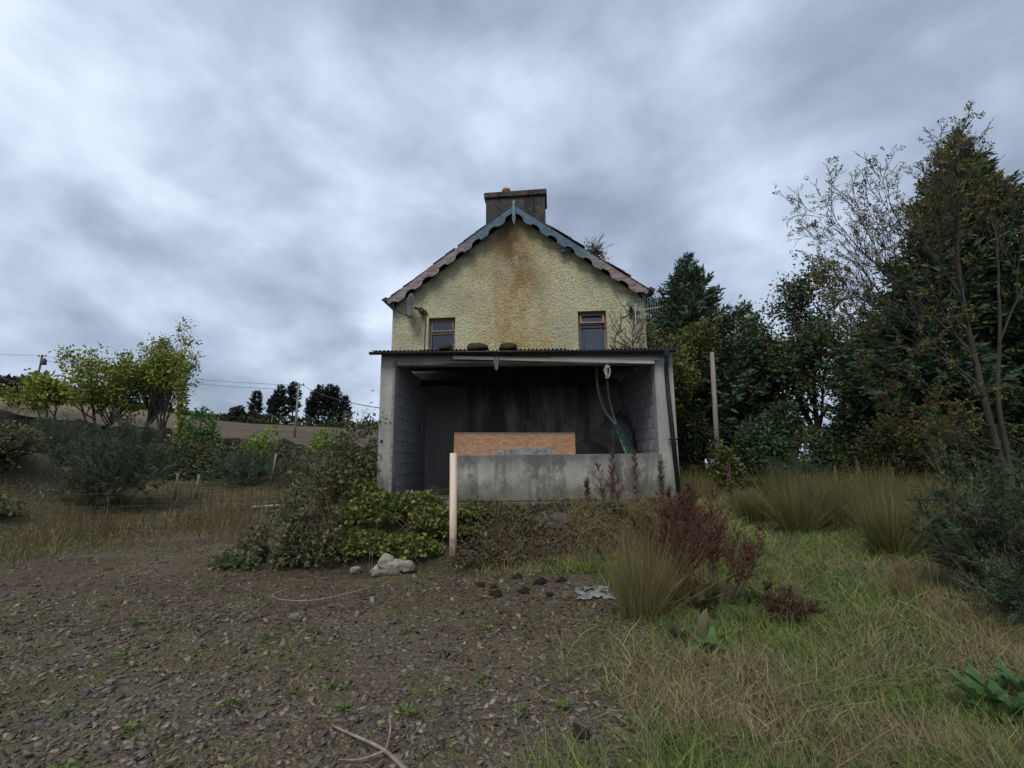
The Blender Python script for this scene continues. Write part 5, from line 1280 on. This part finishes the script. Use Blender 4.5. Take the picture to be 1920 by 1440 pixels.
broadleaf("ash_sapling", -14.15, 20.0, 505, "tallest thin sapling nearly bare at its top", 6.0, 0.5, LF, 800, 0.15, 2, 'bark', 2, (12, 3), 0.45, 0.12, (0.01, 0, 0), (0.0, 0), 0.09, 0.04, group=gl, start=0.1, spread0=0.06, lratio=0.16)
bush("sallow_bush", -12.9, 19.6, 506, "rounded mid green bush at the foot of the bank", 1.25, 1.0, 2.5, [(0.055, 0.115, 0.03), (0.075, 0.14, 0.038), (0.04, 0.08, 0.025)], 7000, 0.13)
YG = [(0.14, 0.21, 0.032), (0.18, 0.235, 0.04), (0.10, 0.15, 0.032)]
bush("sallow_bush", -10.5, 19.2, 507, "small bright yellow green bush with a pale stem", 0.75, 0.6, 1.75, YG, 2600, 0.12, lift=0.2, bark='bark_pale')
bush("sallow_bush", -7.6, 18.6, 508, "bright yellow green bush behind the bramble thicket", 0.8, 0.6, 1.9, YG, 2600, 0.12, lift=0.2)
bush("sallow_bush", -14.4, 18.4, 509, "bright green spray of leaves beside the large gorse", 0.6, 0.5, 1.5, YG + LF[:2], 1300, 0.13)
GB = [(0.05, 0.072, 0.042), (0.07, 0.095, 0.056), (0.094, 0.122, 0.075), (0.038, 0.048, 0.028)]
bush("gorse_bush", -10.7, 12.6, 511, "large blue green gorse bush beside the wire mesh", 1.15, 0.9, 2.7, GB, 30000, 0.12, spray=True, aspect=0.10, lobes=14, z0=0.15)
bush("gorse_bush", -14.6, 15.0, 512, "blue green gorse bush under the leafy trees", 1.3, 1.0, 2.1, GB, 14000, 0.15, spray=True, aspect=0.08, lobes=11, z0=1.35)
bush("gorse_bush", -9.4, 16.6, 513, "low grey green gorse below the rounded bush", 1.6, 0.8, 1.0, GB, 10000, 0.15, spray=True, aspect=0.08, lobes=12)
bush("gorse_bush", -6.8, 16.2, 514, "dusty gorse scrub below the bright yellow bush", 1.6, 0.8, 1.0, GB + [(0.08, 0.075, 0.05)], 9000, 0.15, spray=True, aspect=0.08, lobes=12)
bush("bramble_bush", -11.6, 18.2, 515, "dark bramble scrub along the foot of the black bank", 2.6, 0.9, 1.5, BR + DK, 9000, 0.12, lobes=18)
bush("bramble_bush", -6.4, 17.8, 516, "dark bramble scrub behind the dusty gorse", 2.2, 0.8, 1.35, BR, 9000, 0.12, lobes=14)
bush("bramble_bush", -16.2, 18.0, 517, "dark scrub below the leafy tree plumes", 2.2, 0.8, 1.2, DK + BR, 8000, 0.12, lobes=14)
bush("bramble_bush", -4.6, 13.4, 518, "grey green bramble scrub left of the house", 1.2, 1.2, 1.2, BR, 7000, 0.09, lobes=12)
bush("bramble_bush", -13.2, 11.6, 521, "brown-green bramble bush crowning the grassy mound", 1.6, 1.0, 1.5, BR + [(0.09, 0.07, 0.03)], 8000, 0.09, lobes=14)
bush("bramble_bush", -12.0, 10.2, 522, "ragged low bramble on the near face of the grassy mound", 1.2, 0.8, 0.8, BR, 5000, 0.08, lobes=12)
bush("bramble_bush", -19.5, 18.6, 519, "dark scrub at the end of the black bank below the bending tree", 2.4, 0.8, 1.3, DK + BR, 7000, 0.12, lobes=16)
bush("bramble_bush", -8.6, 19.6, 520, "dark scrub on the black bank between the two bright bushes", 1.6, 0.7, 0.8, DK + BR, 4000, 0.11, lobes=12)
# wire mesh panel
fen = empty("wire_mesh_fence", (-7.4, 11.4, 0), 0, "rusty wire mesh panel standing across the weedy gravel", "fence")
A0 = np.array([-9.3, 10.0]); A1 = np.array([-5.2, 12.9]); Lf = np.linalg.norm(A1 - A0)
def fpt(u, z): p = A0 + (A1 - A0) * u; return (p[0] + 7.4, p[1] - 11.4, Hs(p[0], p[1]) + z)
nv = 24
for k in range(nv + 1):
    u = k / nv; MB().tube([fpt(u, -0.05), fpt(u, 0.5), fpt(u, 0.95 + 0.03 * math.sin(k * 2.1))], 0.007, 4).build("vertical_wire", M['rust_wire'], fen)
for z in (0.12, 0.36, 0.60, 0.86):
    MB().tube([fpt(u, z + 0.02 * math.sin(7 * u + z * 9)) for u in np.linspace(0, 1, 16)], 0.007, 4).build("horizontal_wire", M['rust_wire'], fen)
for k, (x, y, h, ln, lab) in enumerate(((-10.25, 14.4, 0.8, 0.05, "pale stake right beside the large gorse"), (-9.8, 14.7, 0.75, 0.04, "second pale stake from the large gorse"), (-8.4, 16.4, 1.1, 0.12, "leaning pale stake below the bright yellow bush"))):
    o = MB().tube([(0, 0, -0.1), (ln * h, 0, h)], [0.036, 0.032], 8).build("stake", M['wood_post'], None, True); o.location = (x, y, Hs(x, y)); tag(o, lab, "stake")
o = MB().tube([(-0.55, 0, 0.05), (0.55, 0.15, 0.10)], 0.04, 10).build("pale_pipe", M['plastic_white'], None, True); o.location = (-6.75, 13.4, Hs(-6.75, 13.4) + 0.05); tag(o, "pale pipe lying in the weeds behind the wire mesh", "pipe")
# rusty weed stalks around it
n = 3000; x = rng.uniform(-10, -4.2, n); y = 12.0 + (x + 7) * 0.55 + rng.normal(0, 1.6, n)
P = np.stack([x, y, H(x, y)], 1); m = fbm(x * 0.8, y * 0.8) > 0.42; P = P[m]; n = len(P)
L = rng.uniform(0.12, 0.6, n) * (0.6 + 0.8 * rng.random(n)); D = unit(np.array([0, 0, 1.0]) + rng.normal(0, 0.25, (n, 3)))
tag(strips_obj("dry_weeds", P, D, L, np.full(n, 0.012), rng.normal(0, 0.06, (n, 3)), mixcol(rng, n, [(0.11, 0.065, 0.036), (0.14, 0.10, 0.052), (0.09, 0.085, 0.036), (0.16, 0.13, 0.065)], 0.2), M['blade'], rng), "rusty dry weed stalks around the wire mesh", "weeds", None, "stuff")

# ------------------------------------------------------------------ far field: conifers, poles, cables, wood
FC = [(0.012, 0.02, 0.016), (0.018, 0.028, 0.022), (0.024, 0.034, 0.026)]
protos = []
for k in range(3):
    c = conifer("conifer_tree", 0, 0, 600 + k, "", 11.0, (3.4, 2.9, 3.8)[k], FC, 15, 9, 12, 55, 0.0, 0.12, 1.35, 0.62, start=(0.22, 0.3, 0.15)[k], gap=0.2, shape=0.55, thin=1.6)
    protos.append([(ch.name.split('.')[0], ch.data) for ch in c.children])
    for chd in list(c.children): bpy.data.objects.remove(chd)
    bpy.data.objects.remove(c)
fl = ["shortest and roundest pine at the left end of the far row", "pine second from the left end of the far row", "tall pine third from the left end of the far row", "tall pine left of the wooden line pole in the far row", "short pine directly behind the wooden line pole",
      "pine just right of the wooden line pole", "tall pine in the right-hand group of the far row", "tallest pine in the right-hand group of the far row", "broad pine second from the right end of the far row", "pine at the right end of the far row"]
for k, (x, y, s, pr) in enumerate(((-66.6, 120, 0.80, 2), (-63.0, 121, 0.72, 1), (-60.4, 120, 0.96, 0), (-57.0, 120, 1.07, 1), (-53.6, 122, 0.62, 0), (-52.0, 120, 0.85, 1), (-50.2, 120, 1.0, 0), (-48.0, 121, 1.05, 1), (-46.4, 120, 1.0, 2), (-43.9, 121, 0.78, 2))):
    c = conifer("conifer_tree", x, y, 0, fl[k], 11, 3, FC, 1, 1, mesh=protos[pr], group="pines in a row on the far field edge"); c.scale = (s, s, s * 0.98); c.rotation_euler = (0, 0, 1.3 * k); c.location.z -= 0.3
c = bush("round_tree", -71.5, 119, 620, "small dark round tree standing apart on the field edge", 2.6, 2.2, 4.4, FC, 2200, 0.5)
rng = np.random.default_rng(630)
def mass(name, xs_, ys_, zt, n, size, label, cols):
    i = rng.random(n); x = np.interp(i, np.linspace(0, 1, len(xs_)), xs_); y = np.interp(i, np.linspace(0, 1, len(ys_)), ys_) + rng.normal(0, 1.5, n)
    hmax = np.interp(i, np.linspace(0, 1, len(zt)), zt) * (0.55 + 0.6 * fbm(x * 0.35, y * 0.1, 4)); z = H(x, y) - 0.3 + hmax * rng.random(n)
    tag(quads_obj(name, leaf_quads(rng, np.stack([x, y, z], 1), size, np.array([0, 0, .6]), 0.8, 0.7), mixcol(rng, n, cols, 0.25), M['needle']), label, "woodland", None, "stuff")
mass("distant_woodland", [-190, -150, -112], [132, 130, 128], [8, 6.5, 3.2], 6500, 1.5, "distant dark woodland along the top of the far field", [(0.02, 0.026, 0.022), (0.032, 0.036, 0.026), (0.045, 0.045, 0.03)])
mass("distant_hedge", [-118, -80, -62, -36, -20], [134, 121, 118, 119, 120], [2.0, 1.4, 3.0, 1.8, 2.0], 5200, 0.8, "distant low hedge along the far field edge under the pines", [(0.02, 0.026, 0.016), (0.035, 0.042, 0.02), (0.05, 0.055, 0.026)])
def line_pole(x, y, h, lean, label, transformer):
    root = empty("utility_pole", (x, y, Hs(x, y)), 0, label, "utility pole")
    MB().tube([(0, 0, -0.4), (lean * h, 0, h)], [0.17, 0.12], 9).build("pole", M['wood_post'] if not transformer else M['bark'], root, True)
    MB().bar((lean * h - 0.7, 0, h - 0.25), (lean * h + 0.7, 0, h - 0.2), 0.12, 0.12).build("crossarm", M['bark'], root)
    for s in (-0.6, 0.0, 0.6): MB().lathe((lean * h + s, 0, h - 0.18), [(0.03, 0), (0.07, 0.05), (0.05, 0.12), (0.07, 0.16), (0.03, 0.22)], 8).build("insulator", M['metal_dark'], root)
    if transformer: MB().lathe((lean * h * 0.82 + 0.55, 0, h * 0.80), [(0.3, 0), (0.34, 0.1), (0.34, 0.8), (0.25, 0.9), (0.08, 1.15)], 12).build("transformer", M['metal_dark'], root, True)
line_pole(-78.2, 75, 8.6, 0.055, "leaning line pole with transformer on the far hillside", True)
line_pole(-28.05, 60, 7.1, 0.02, "slender line pole in the field in front of the pines", False)
zA = Hs(-78.2, 75) + 8.5; zB = Hs(-28.05, 60) + 7.0
def cable(a, b, sag, label):
    a, b = Vector(a), Vector(b); tag(MB().tube([a + (b - a) * q - Vector((0, 0, 4 * sag * q * (1 - q))) for q in np.linspace(0, 1, 17)], 0.022, 4).build("overhead_cable", M['cable']), label, "cable", "overhead cables")
cable((-77.5, 75, zA - .1), (-28.3, 60, zB - .1), 0.9, "upper overhead cable between the leaning and slender poles")
cable((-77.1, 75.2, zA - .9), (-28.2, 60.1, zB - .7), 0.9, "lower overhead cable between the leaning and slender poles")
cable((-27.6, 60, zB), (-3.4, 17.5, 3.3), 0.5, "overhead cable running from the slender pole to the house")
cable((-78.2, 75, zA), (-160, 60, 22), 1.0, "overhead cable leaving the leaning pole away from the house")

# ------------------------------------------------------------------ things lying on the gravel
rng = np.random.default_rng(700)
def rock(name, x, y, z, dims, rot, mat, label, cat="stone", group=None, seed=0):
    q = np.random.default_rng(seed); bm = bmesh.new()
    pts = q.normal(0, 1, (40, 3)); pts = unit(pts) * q.uniform(0.7, 1.0, (40, 1))
    pts = np.sign(pts) * np.abs(pts) ** 0.6
    for p in pts: bm.verts.new(p * np.array(dims) / 2)
    bmesh.ops.convex_hull(bm, input=bm.verts); me = bpy.data.meshes.new(name); bm.to_mesh(me); bm.free(); me.materials.append(mat)
    o = link(bpy.data.objects.new(name, me)); o.location = (x, y, z); o.rotation_euler = rot
    return tag(o, label, cat, group)
rock("stone_slab", -1.88, 6.98, Hs(-1.88, 6.98) + 0.09, (0.42, 0.16, 0.12), (R(20), R(-28), R(25)), M['rock'], "pale flat stone tilted up against its neighbour", seed=1)
rock("stone_slab", -1.62, 6.96, Hs(-1.62, 6.96) + 0.11, (0.48, 0.26, 0.13), (R(10), R(4), R(-8)), M['rock'], "largest pale flat stone of the heap by the brambles", seed=2)
rock("stone_slab", -1.78, 6.90, Hs(-1.78, 6.90) + 0.04, (0.52, 0.28, 0.10), (0, R(-4), R(10)), M['shale'], "greyer stone lying under the two pale slabs", seed=3)
rock("stone_slab", -1.83, 6.93, Hs(-1.83, 6.93) + 0.17, (0.22, 0.07, 0.24), (R(-18), R(22), R(12)), M['rock'], "pale stone wedged upright on the heap", seed=4)
rock("round_stone", -2.27, 7.0, Hs(-2.27, 7.0) + 0.05, (0.17, 0.14, 0.12), (0, 0, 0.3), M['rock'], "small grey rounded stone apart from the pale heap", seed=5)
shared = [None] * 9
for k in range(9):
    o = rock("flat_stone", 0, 0, 0, rng.uniform(0.6, 1.2, 3) * np.array([1, 0.65, 0.3]), (0, 0, 0), [M['shale'], M['shale'], M['shale_ochre'], M['shale_blue'], M['shale'], M['rock'], M['shale_ochre'], M['shale'], M['shale_blue']][k], "", seed=30 + k)
    shared[k] = o.data; bpy.data.objects.remove(o)
GL = {0: "loose grey-brown shale piece lying on the gravel", 2: "loose ochre shale piece lying on the gravel", 3: "loose dark blue shale piece lying on the gravel", 5: "loose pale stone lying on the gravel"}
cnt = 0
while cnt < 150:
    y = 2.3 + 5.0 * rng.random() ** 1.5; x = rng.uniform(-1.15 * y - 0.2, 0.8)
    if gravel_mask(np.array(x), np.array(y)) < 0.6: continue
    k = int(rng.integers(0, 9))
    if k == 5 and rng.random() < 0.5: k = 0
    s = rng.uniform(0.05, 0.115) * (1.0 if y > 3 else 0.8)
    o = link(bpy.data.objects.new("flat_stone", shared[k])); o.location = (x, y, Hs(x, y) + 0.006); o.scale = (s, s, s)
    o.rotation_euler = (rng.normal(0, .15), rng.normal(0, .15), rng.uniform(0, 6.28))
    tag(o, GL[{1: 0, 4: 0, 7: 0, 6: 2, 8: 3}.get(k, k)], "stone", "loose stones on the gravel"); cnt += 1
for k, (x, y, s) in enumerate(((-0.42, 6.15, 0.07), (-0.25, 6.05, 0.055), (-0.20, 5.72, 0.08), (0.12, 5.9, 0.085), (0.35, 6.3, 0.10), (0.05, 6.55, 0.08), (0.62, 6.35, 0.07), (0.42, 5.75, 0.05), (0.38, 2.95, 0.06))):
    V, F = lump(rng, s * .8, s * 0.75, s * 0.5, 12, 7, 0.55); o = MB().add(V, F).build("turf_lump", M['dung'], None, True); o.location = (x, y, Hs(x, y) + 0.02)
    tag(o, "dark crumbly lump on the gravel near the plastic scrap" if k < 8 else "single dark round lump in the near gravel", "turf lump", "dark lumps on the gravel")
# forked stick
mb = MB()
mb.tube(curve([(-1.10, 3.07, 0.03), (-0.92, 2.93, 0.05), (-0.72, 2.80, 0.05), (-0.56, 2.66, 0.03)], 6), list(np.linspace(0.005, 0.012, 19)), 7)
mb.tube(curve([(-0.70, 2.79, 0.05), (-0.69, 2.84, 0.12), (-0.72, 2.93, 0.16)], 6), list(np.linspace(0.006, 0.003, 13)), 5)
mb.tube(curve([(-0.70, 2.785, 0.05), (-0.82, 2.75, 0.03), (-0.94, 2.75, 0.03)], 6), list(np.linspace(0.008, 0.003, 13)), 5)
o = mb.build("forked_stick", M['twig'], None, True); tag(o, "bleached forked stick lying on the near gravel", "stick")
# hoop of wire, thin straws, plastic sheet
mb = MB(); mb.tube(curve([(-2.75, 5.95, 0.03), (-2.82, 5.75, 0.02), (-2.6, 5.55, 0.02), (-2.2, 5.5, 0.03), (-1.85, 5.75, 0.05), (-1.7, 6.05, 0.04)], 8), 0.006, 5)
o = mb.build("wire_hoop", M['twig'], None, True); tag(o, "thin pale cane curved in a hoop on the gravel", "cane"); o.location.z = 0.03
def sheet(x, y, rx, ry, seed, label):
    q = np.random.default_rng(seed); n = 16; V = []
    for j in range(n + 1):
        for i in range(n + 1):
            u, v = (i / n - .5), (j / n - .5); w = 1 + 0.5 * (fbm(u * 5 + seed, v * 5, 3) - 0.5)
            px_, py_ = x + 2 * rx * u * w, y + 2 * ry * v * w
            V.append((px_, py_, Hs(px_, py_) + 0.02 + 0.05 * max(0, fbm(u * 9 + 3 * seed, v * 9, 3) - 0.35)))
    F = [(j * (n + 1) + i, j * (n + 1) + i + 1, (j + 1) * (n + 1) + i + 1, (j + 1) * (n + 1) + i) for j in range(n) for i in range(n) if fbm(i * 0.3 + seed, j * 0.3, 2) > 0.36]
    tag(MB().add(V, F).build("plastic_sheet", M['plastic_white'], None, True), label, "plastic").modifiers.new("thick", 'SOLIDIFY').thickness = 0.003
sheet(0.93, 5.75, 0.20, 0.24, 3, "torn grey plastic sheet trodden into the gravel by the tussock")
sheet(4.75, 9.3, 0.3, 0.2, 6, "white plastic scrap lying on the worn grass path")

# ------------------------------------------------------------------ gravel, litter and grass (stuff)
rng = np.random.default_rng(800)
def scatter(n, ylo, yhi, fan, power, xlo=None, xhi=None):
    """positions with more of them close by, where single pieces can be told apart"""
    u = rng.random(n); y = (ylo ** (1 - power) + u * (yhi ** (1 - power) - ylo ** (1 - power))) ** (1 / (1 - power))
    x = rng.uniform(-1, 1, n) * (fan * y + 0.8)
    if xlo is not None: x = rng.uniform(xlo, xhi, n)
    return x, y
x, y = scatter(110000, 1.9, 13, 1.2, 1.6)
m = rng.random(len(x)) < gravel_mask(x, y) * (0.35 + 0.65 * smooth((6.8 - y) / 2.0)) * (0.3 + 1.2 * fbm(x * 1.1 + 40, y * 1.1, 3)); x, y = x[m], y[m]
n = len(x)
cube = np.array([(sx, sy, sz) for sz in (-1, 1) for sy in (-1, 1) for sx in (-1, 1)], float) * 0.5
s = (0.005 + 0.026 * rng.random(n) ** 4.0) * (0.8 + 0.08 * y)
V = cube[None] * (1 + 0.45 * rng.uniform(-1, 1, (n, 8, 3))) * (s[:, None, None] * np.stack([rng.uniform(0.8, 1.9, n), rng.uniform(0.7, 1.3, n), rng.uniform(0.18, 0.6, n)], -1)[:, None, :])
a = rng.uniform(0, 6.28, n); ca, sa = np.cos(a)[:, None], np.sin(a)[:, None]
tilt = rng.normal(0, 0.42, (n, 1)); V[:, :, 2] += V[:, :, 0] * tilt
V = np.stack([V[:, :, 0] * ca - V[:, :, 1] * sa, V[:, :, 0] * sa + V[:, :, 1] * ca, V[:, :, 2]], -1) + np.stack([x, y, H(x, y) + s * 0.15], 1)[:, None, :]
cf = np.array([(0, 2, 3, 1), (4, 5, 7, 6), (0, 1, 5, 4), (2, 6, 7, 3), (0, 4, 6, 2), (1, 3, 7, 5)])
Fg = (np.arange(n)[:, None, None] * 8 + cf[None]).reshape(-1, 4)
GC = [(0.078, 0.072, 0.062), (0.052, 0.051, 0.049), (0.10, 0.09, 0.072), (0.125, 0.095, 0.06), (0.085, 0.062, 0.042), (0.07, 0.06, 0.047), (0.17, 0.15, 0.115), (0.062, 0.048, 0.037), (0.115, 0.10, 0.08)]
tag(raw_mesh("gravel", V.reshape(-1, 3), Fg, M['stone_c'], None, np.repeat(mixcol(rng, n, GC, 0.3), 8, 0)), "angular grey and brown shale gravel of the yard", "gravel", None, "stuff")
# dead straw and brown leaf litter on the gravel
x, y = scatter(200000, 1.9, 12.5, 1.2, 1.5)
m = rng.random(len(x)) < gravel_mask(x, y) * smooth((fbm(x * 0.9 + 7, y * 0.9, 3) - 0.30) * 4) * (0.5 + 0.5 * smooth((y - 3) / 3)); x, y = x[m], y[m]; n = len(x)
P = np.stack([x, y, H(x, y) + 0.006], 1); D = unit(np.concatenate([rng.normal(0, 1, (n, 2)), np.abs(rng.normal(0.15, 0.3, (n, 1)))], 1)); L = rng.uniform(0.02, 0.09, n)
tag(strips_obj("straw_litter", P, D, L, (0.0016 + 0.0004 * y), rng.normal(0, 0.012, (n, 3)), mixcol(rng, n, [(0.20, 0.155, 0.09), (0.14, 0.10, 0.06), (0.085, 0.056, 0.036), (0.26, 0.21, 0.135), (0.10, 0.11, 0.042)], 0.25), M['blade'], rng), "dry straw and brown litter strewn on the gravel", "litter", None, "stuff")
x, y = scatter(9000, 4.6, 8.2, 0.7, 1.1); x = x - 1.6
m = (rng.random(len(x)) < smooth((fbm(x * 1.2 + 2, y * 1.4, 3) - 0.4) * 6)) & (x > -5) & (x < 1.6); x, y = x[m], y[m]; n = len(x)
Vl = leaf_quads(rng, np.stack([x, y, H(x, y) + 0.01], 1), 0.045, np.array([0, 0, 0.1]), 0.8, 0.6); Vl[:, :, 2] = Vl[:, :1, 2] + np.abs(Vl[:, :, 2] - Vl[:, :1, 2]) * 0.3
tag(quads_obj("leaf_litter", Vl, mixcol(rng, n, [(0.08, 0.05, 0.034), (0.06, 0.036, 0.026), (0.105, 0.07, 0.042), (0.05, 0.055, 0.025)], 0.25), M['leaf']), "reddish dead leaves along the foot of the brambles", "litter", None, "stuff")

def lawn(name, n, ylo, yhi, power, mask, hgt, label, cols, tips, width, seed, lean=(0, 0), flat=0.35, fan=1.25, xr=None):
    global rng
    rng = np.random.default_rng(seed)
    x, y = scatter(n, ylo, yhi, fan, power, *(xr or (None, None)))
    m = rng.random(n) < mask(x, y); x, y = x[m], y[m]; k = len(x)
    P = np.stack([x, y, H(x, y) - 0.01], 1)
    cl = fbm(x * 1.7 + seed, y * 1.7, 3)
    D = unit(np.array([lean[0], lean[1], 1.0]) + rng.normal(0, flat, (k, 3)) + 0.5 * np.stack([fbm(x * 2 + 9, y * 2) - .5, fbm(x * 2, y * 2 + 9) - .5, 0 * x], 1)); D[:, 2] = np.abs(D[:, 2])
    L = hgt * rng.uniform(0.35, 1.1, k) * (0.45 + 1.1 * cl)
    a = rng.uniform(0, 6.28, k); bend = np.stack([np.cos(a), np.sin(a), np.full(k, -0.8)], 1) * (L * rng.uniform(0.1, 0.55, k))[:, None]
    # drier and greener patches follow the ground
    q = smooth((fbm(x * 0.7 + 3.3, y * 0.9 + 8, 4) - 0.42) * 7)[:, None]
    pick = (rng.random((k, 1)) < 0.05 + 0.62 * q)
    cc = 1.3 * np.where(pick, mixcol(rng, k, tips, 0.22), mixcol(rng, k, cols, 0.22))
    tp = np.where(rng.random((k, 1)) < 0.5, mixcol(rng, k, tips, 0.2), cc)
    W = (width + 0.0006 * y) * rng.uniform(0.6, 1.4, k)
    return tag(strips_obj(name, P, D, L, W, bend, cc, M['blade'], rng, None, 3, tp), label, "grass", None, "stuff")
GREEN = [(0.07, 0.115, 0.024), (0.10, 0.15, 0.032), (0.125, 0.17, 0.042), (0.05, 0.08, 0.02)]
STRAW = [(0.18, 0.15, 0.08), (0.24, 0.195, 0.115), (0.14, 0.115, 0.06), (0.11, 0.08, 0.045)]
rightmask = lambda x, y: (1 - gravel_mask(x, y)) * (x > -0.2) * (0.35 + 0.65 * smooth((x - np.interp(y, [2, 3.5, 5, 8], [0.3, 0.6, 1, 1.2])) / 0.6)) * ((y < 7.1) | (x > 2.9)) * (~((y > 8.4) & (x < 3.35)))
lawn("near_grass", 190000, 1.9, 9.0, 1.7, rightmask, 0.29, "rough green and straw grass on the right of the gravel", GREEN, STRAW, 0.0034, 901, flat=0.6)
lawn("straw_mat", 60000, 1.9, 12, 1.6, lambda x, y: rightmask(x, y) * smooth((fbm(x * 0.7 + 3.3, y * 0.9 + 8, 4) - 0.42) * 7), 0.36, "flattened pale straw lying over the right-hand grass", STRAW, STRAW + [(0.27, 0.22, 0.14)], 0.003, 906, flat=1.3)
lawn("far_grass", 90000, 7.5, 30, 1.5, lambda x, y: rightmask(x, y) * (x > 2.0), 0.26, "longer grass running back towards the dark trees", GREEN, STRAW, 0.006, 902, flat=0.4)
leftmask = lambda x, y: (1 - gravel_mask(x, y)) * (x < -3.4) * (y < 18.5)
lawn("left_grass", 110000, 5.5, 18.5, 1.3, leftmask, 0.19, "matted olive grass on the left mound and verge", [(0.06, 0.07, 0.022), (0.08, 0.085, 0.028), (0.10, 0.10, 0.035), (0.045, 0.055, 0.02)], STRAW[:3], 0.006, 903, flat=0.45)
lawn("bank_grass", 26000, 6.7, 8.4, 1.01, lambda x, y: ((x > -0.5) & (x < 3.6)) * (0.25 + 0.75 * smooth((x - 0.3) / 0.8)) * smooth((fbm(x * 1.5, y * 1.5 + 5, 3) - 0.32) * 5), 0.30, "thin grass and weeds on the bank below the low wall", GREEN, STRAW, 0.004, 904, xr=(-0.5, 3.8), flat=0.5)
lawn("gravel_tufts", 90000, 2.0, 12, 1.4, lambda x, y: gravel_mask(x, y) * (fbm(x * 1.9 + 31, y * 1.9, 4) > 0.53), 0.075, "short scattered grass tufts growing through the gravel", GREEN, STRAW, 0.0026, 905, flat=0.7)

# small broad leaves between the grass blades
rng = np.random.default_rng(950)
x, y = scatter(26000, 1.9, 9.0, 1.25, 1.6)
m = (rng.random(len(x)) < rightmask(x, y) * smooth((fbm(x * 1.3 + 21, y * 1.3, 3) - 0.46) * 7)); x, y = x[m], y[m]; n = len(x)
tag(quads_obj("low_weeds", leaf_quads(rng, np.stack([x, y, H(x, y) + 0.01 + 0.06 * rng.random(n)], 1), 0.04, np.array([0, 0, 0.4]), 0.8, 0.7), mixcol(rng, n, [(0.05, 0.09, 0.025), (0.07, 0.12, 0.03), (0.035, 0.06, 0.02)], 0.2), M['leaf']), "low broad-leaved weeds growing between the right-hand grass", "weeds", None, "stuff")

# small green weeds dotted over the gravel
gw = "small weeds in the gravel"
rng = np.random.default_rng(960); cnt = 0
while cnt < 46:
    y = 2.5 + 6.0 * rng.random() ** 1.3; x = rng.uniform(-1.1 * y, 0.9)
    if gravel_mask(np.array(x), np.array(y)) < 0.5: continue
    w = empty("gravel_weed", (x, y, Hs(x, y)), 0, "small bright green weed seedling rooted in the gravel", "weed", gw)
    n = int(rng.integers(14, 40)); a = rng.uniform(0, 6.28, n); q = 0.05 * rng.random(n)
    P = np.stack([q * np.cos(a), q * np.sin(a), 0.004 + 0.03 * rng.random(n)], 1)
    quads_obj("leaves", leaf_quads(rng, P, 0.035, np.stack([np.cos(a), np.sin(a), np.full(n, 0.5)], 1), 0.4, 0.5), mixcol(rng, n, [(0.07, 0.12, 0.03), (0.10, 0.15, 0.035), (0.12, 0.13, 0.045)], 0.2), M['leaf'], w)
    cnt += 1
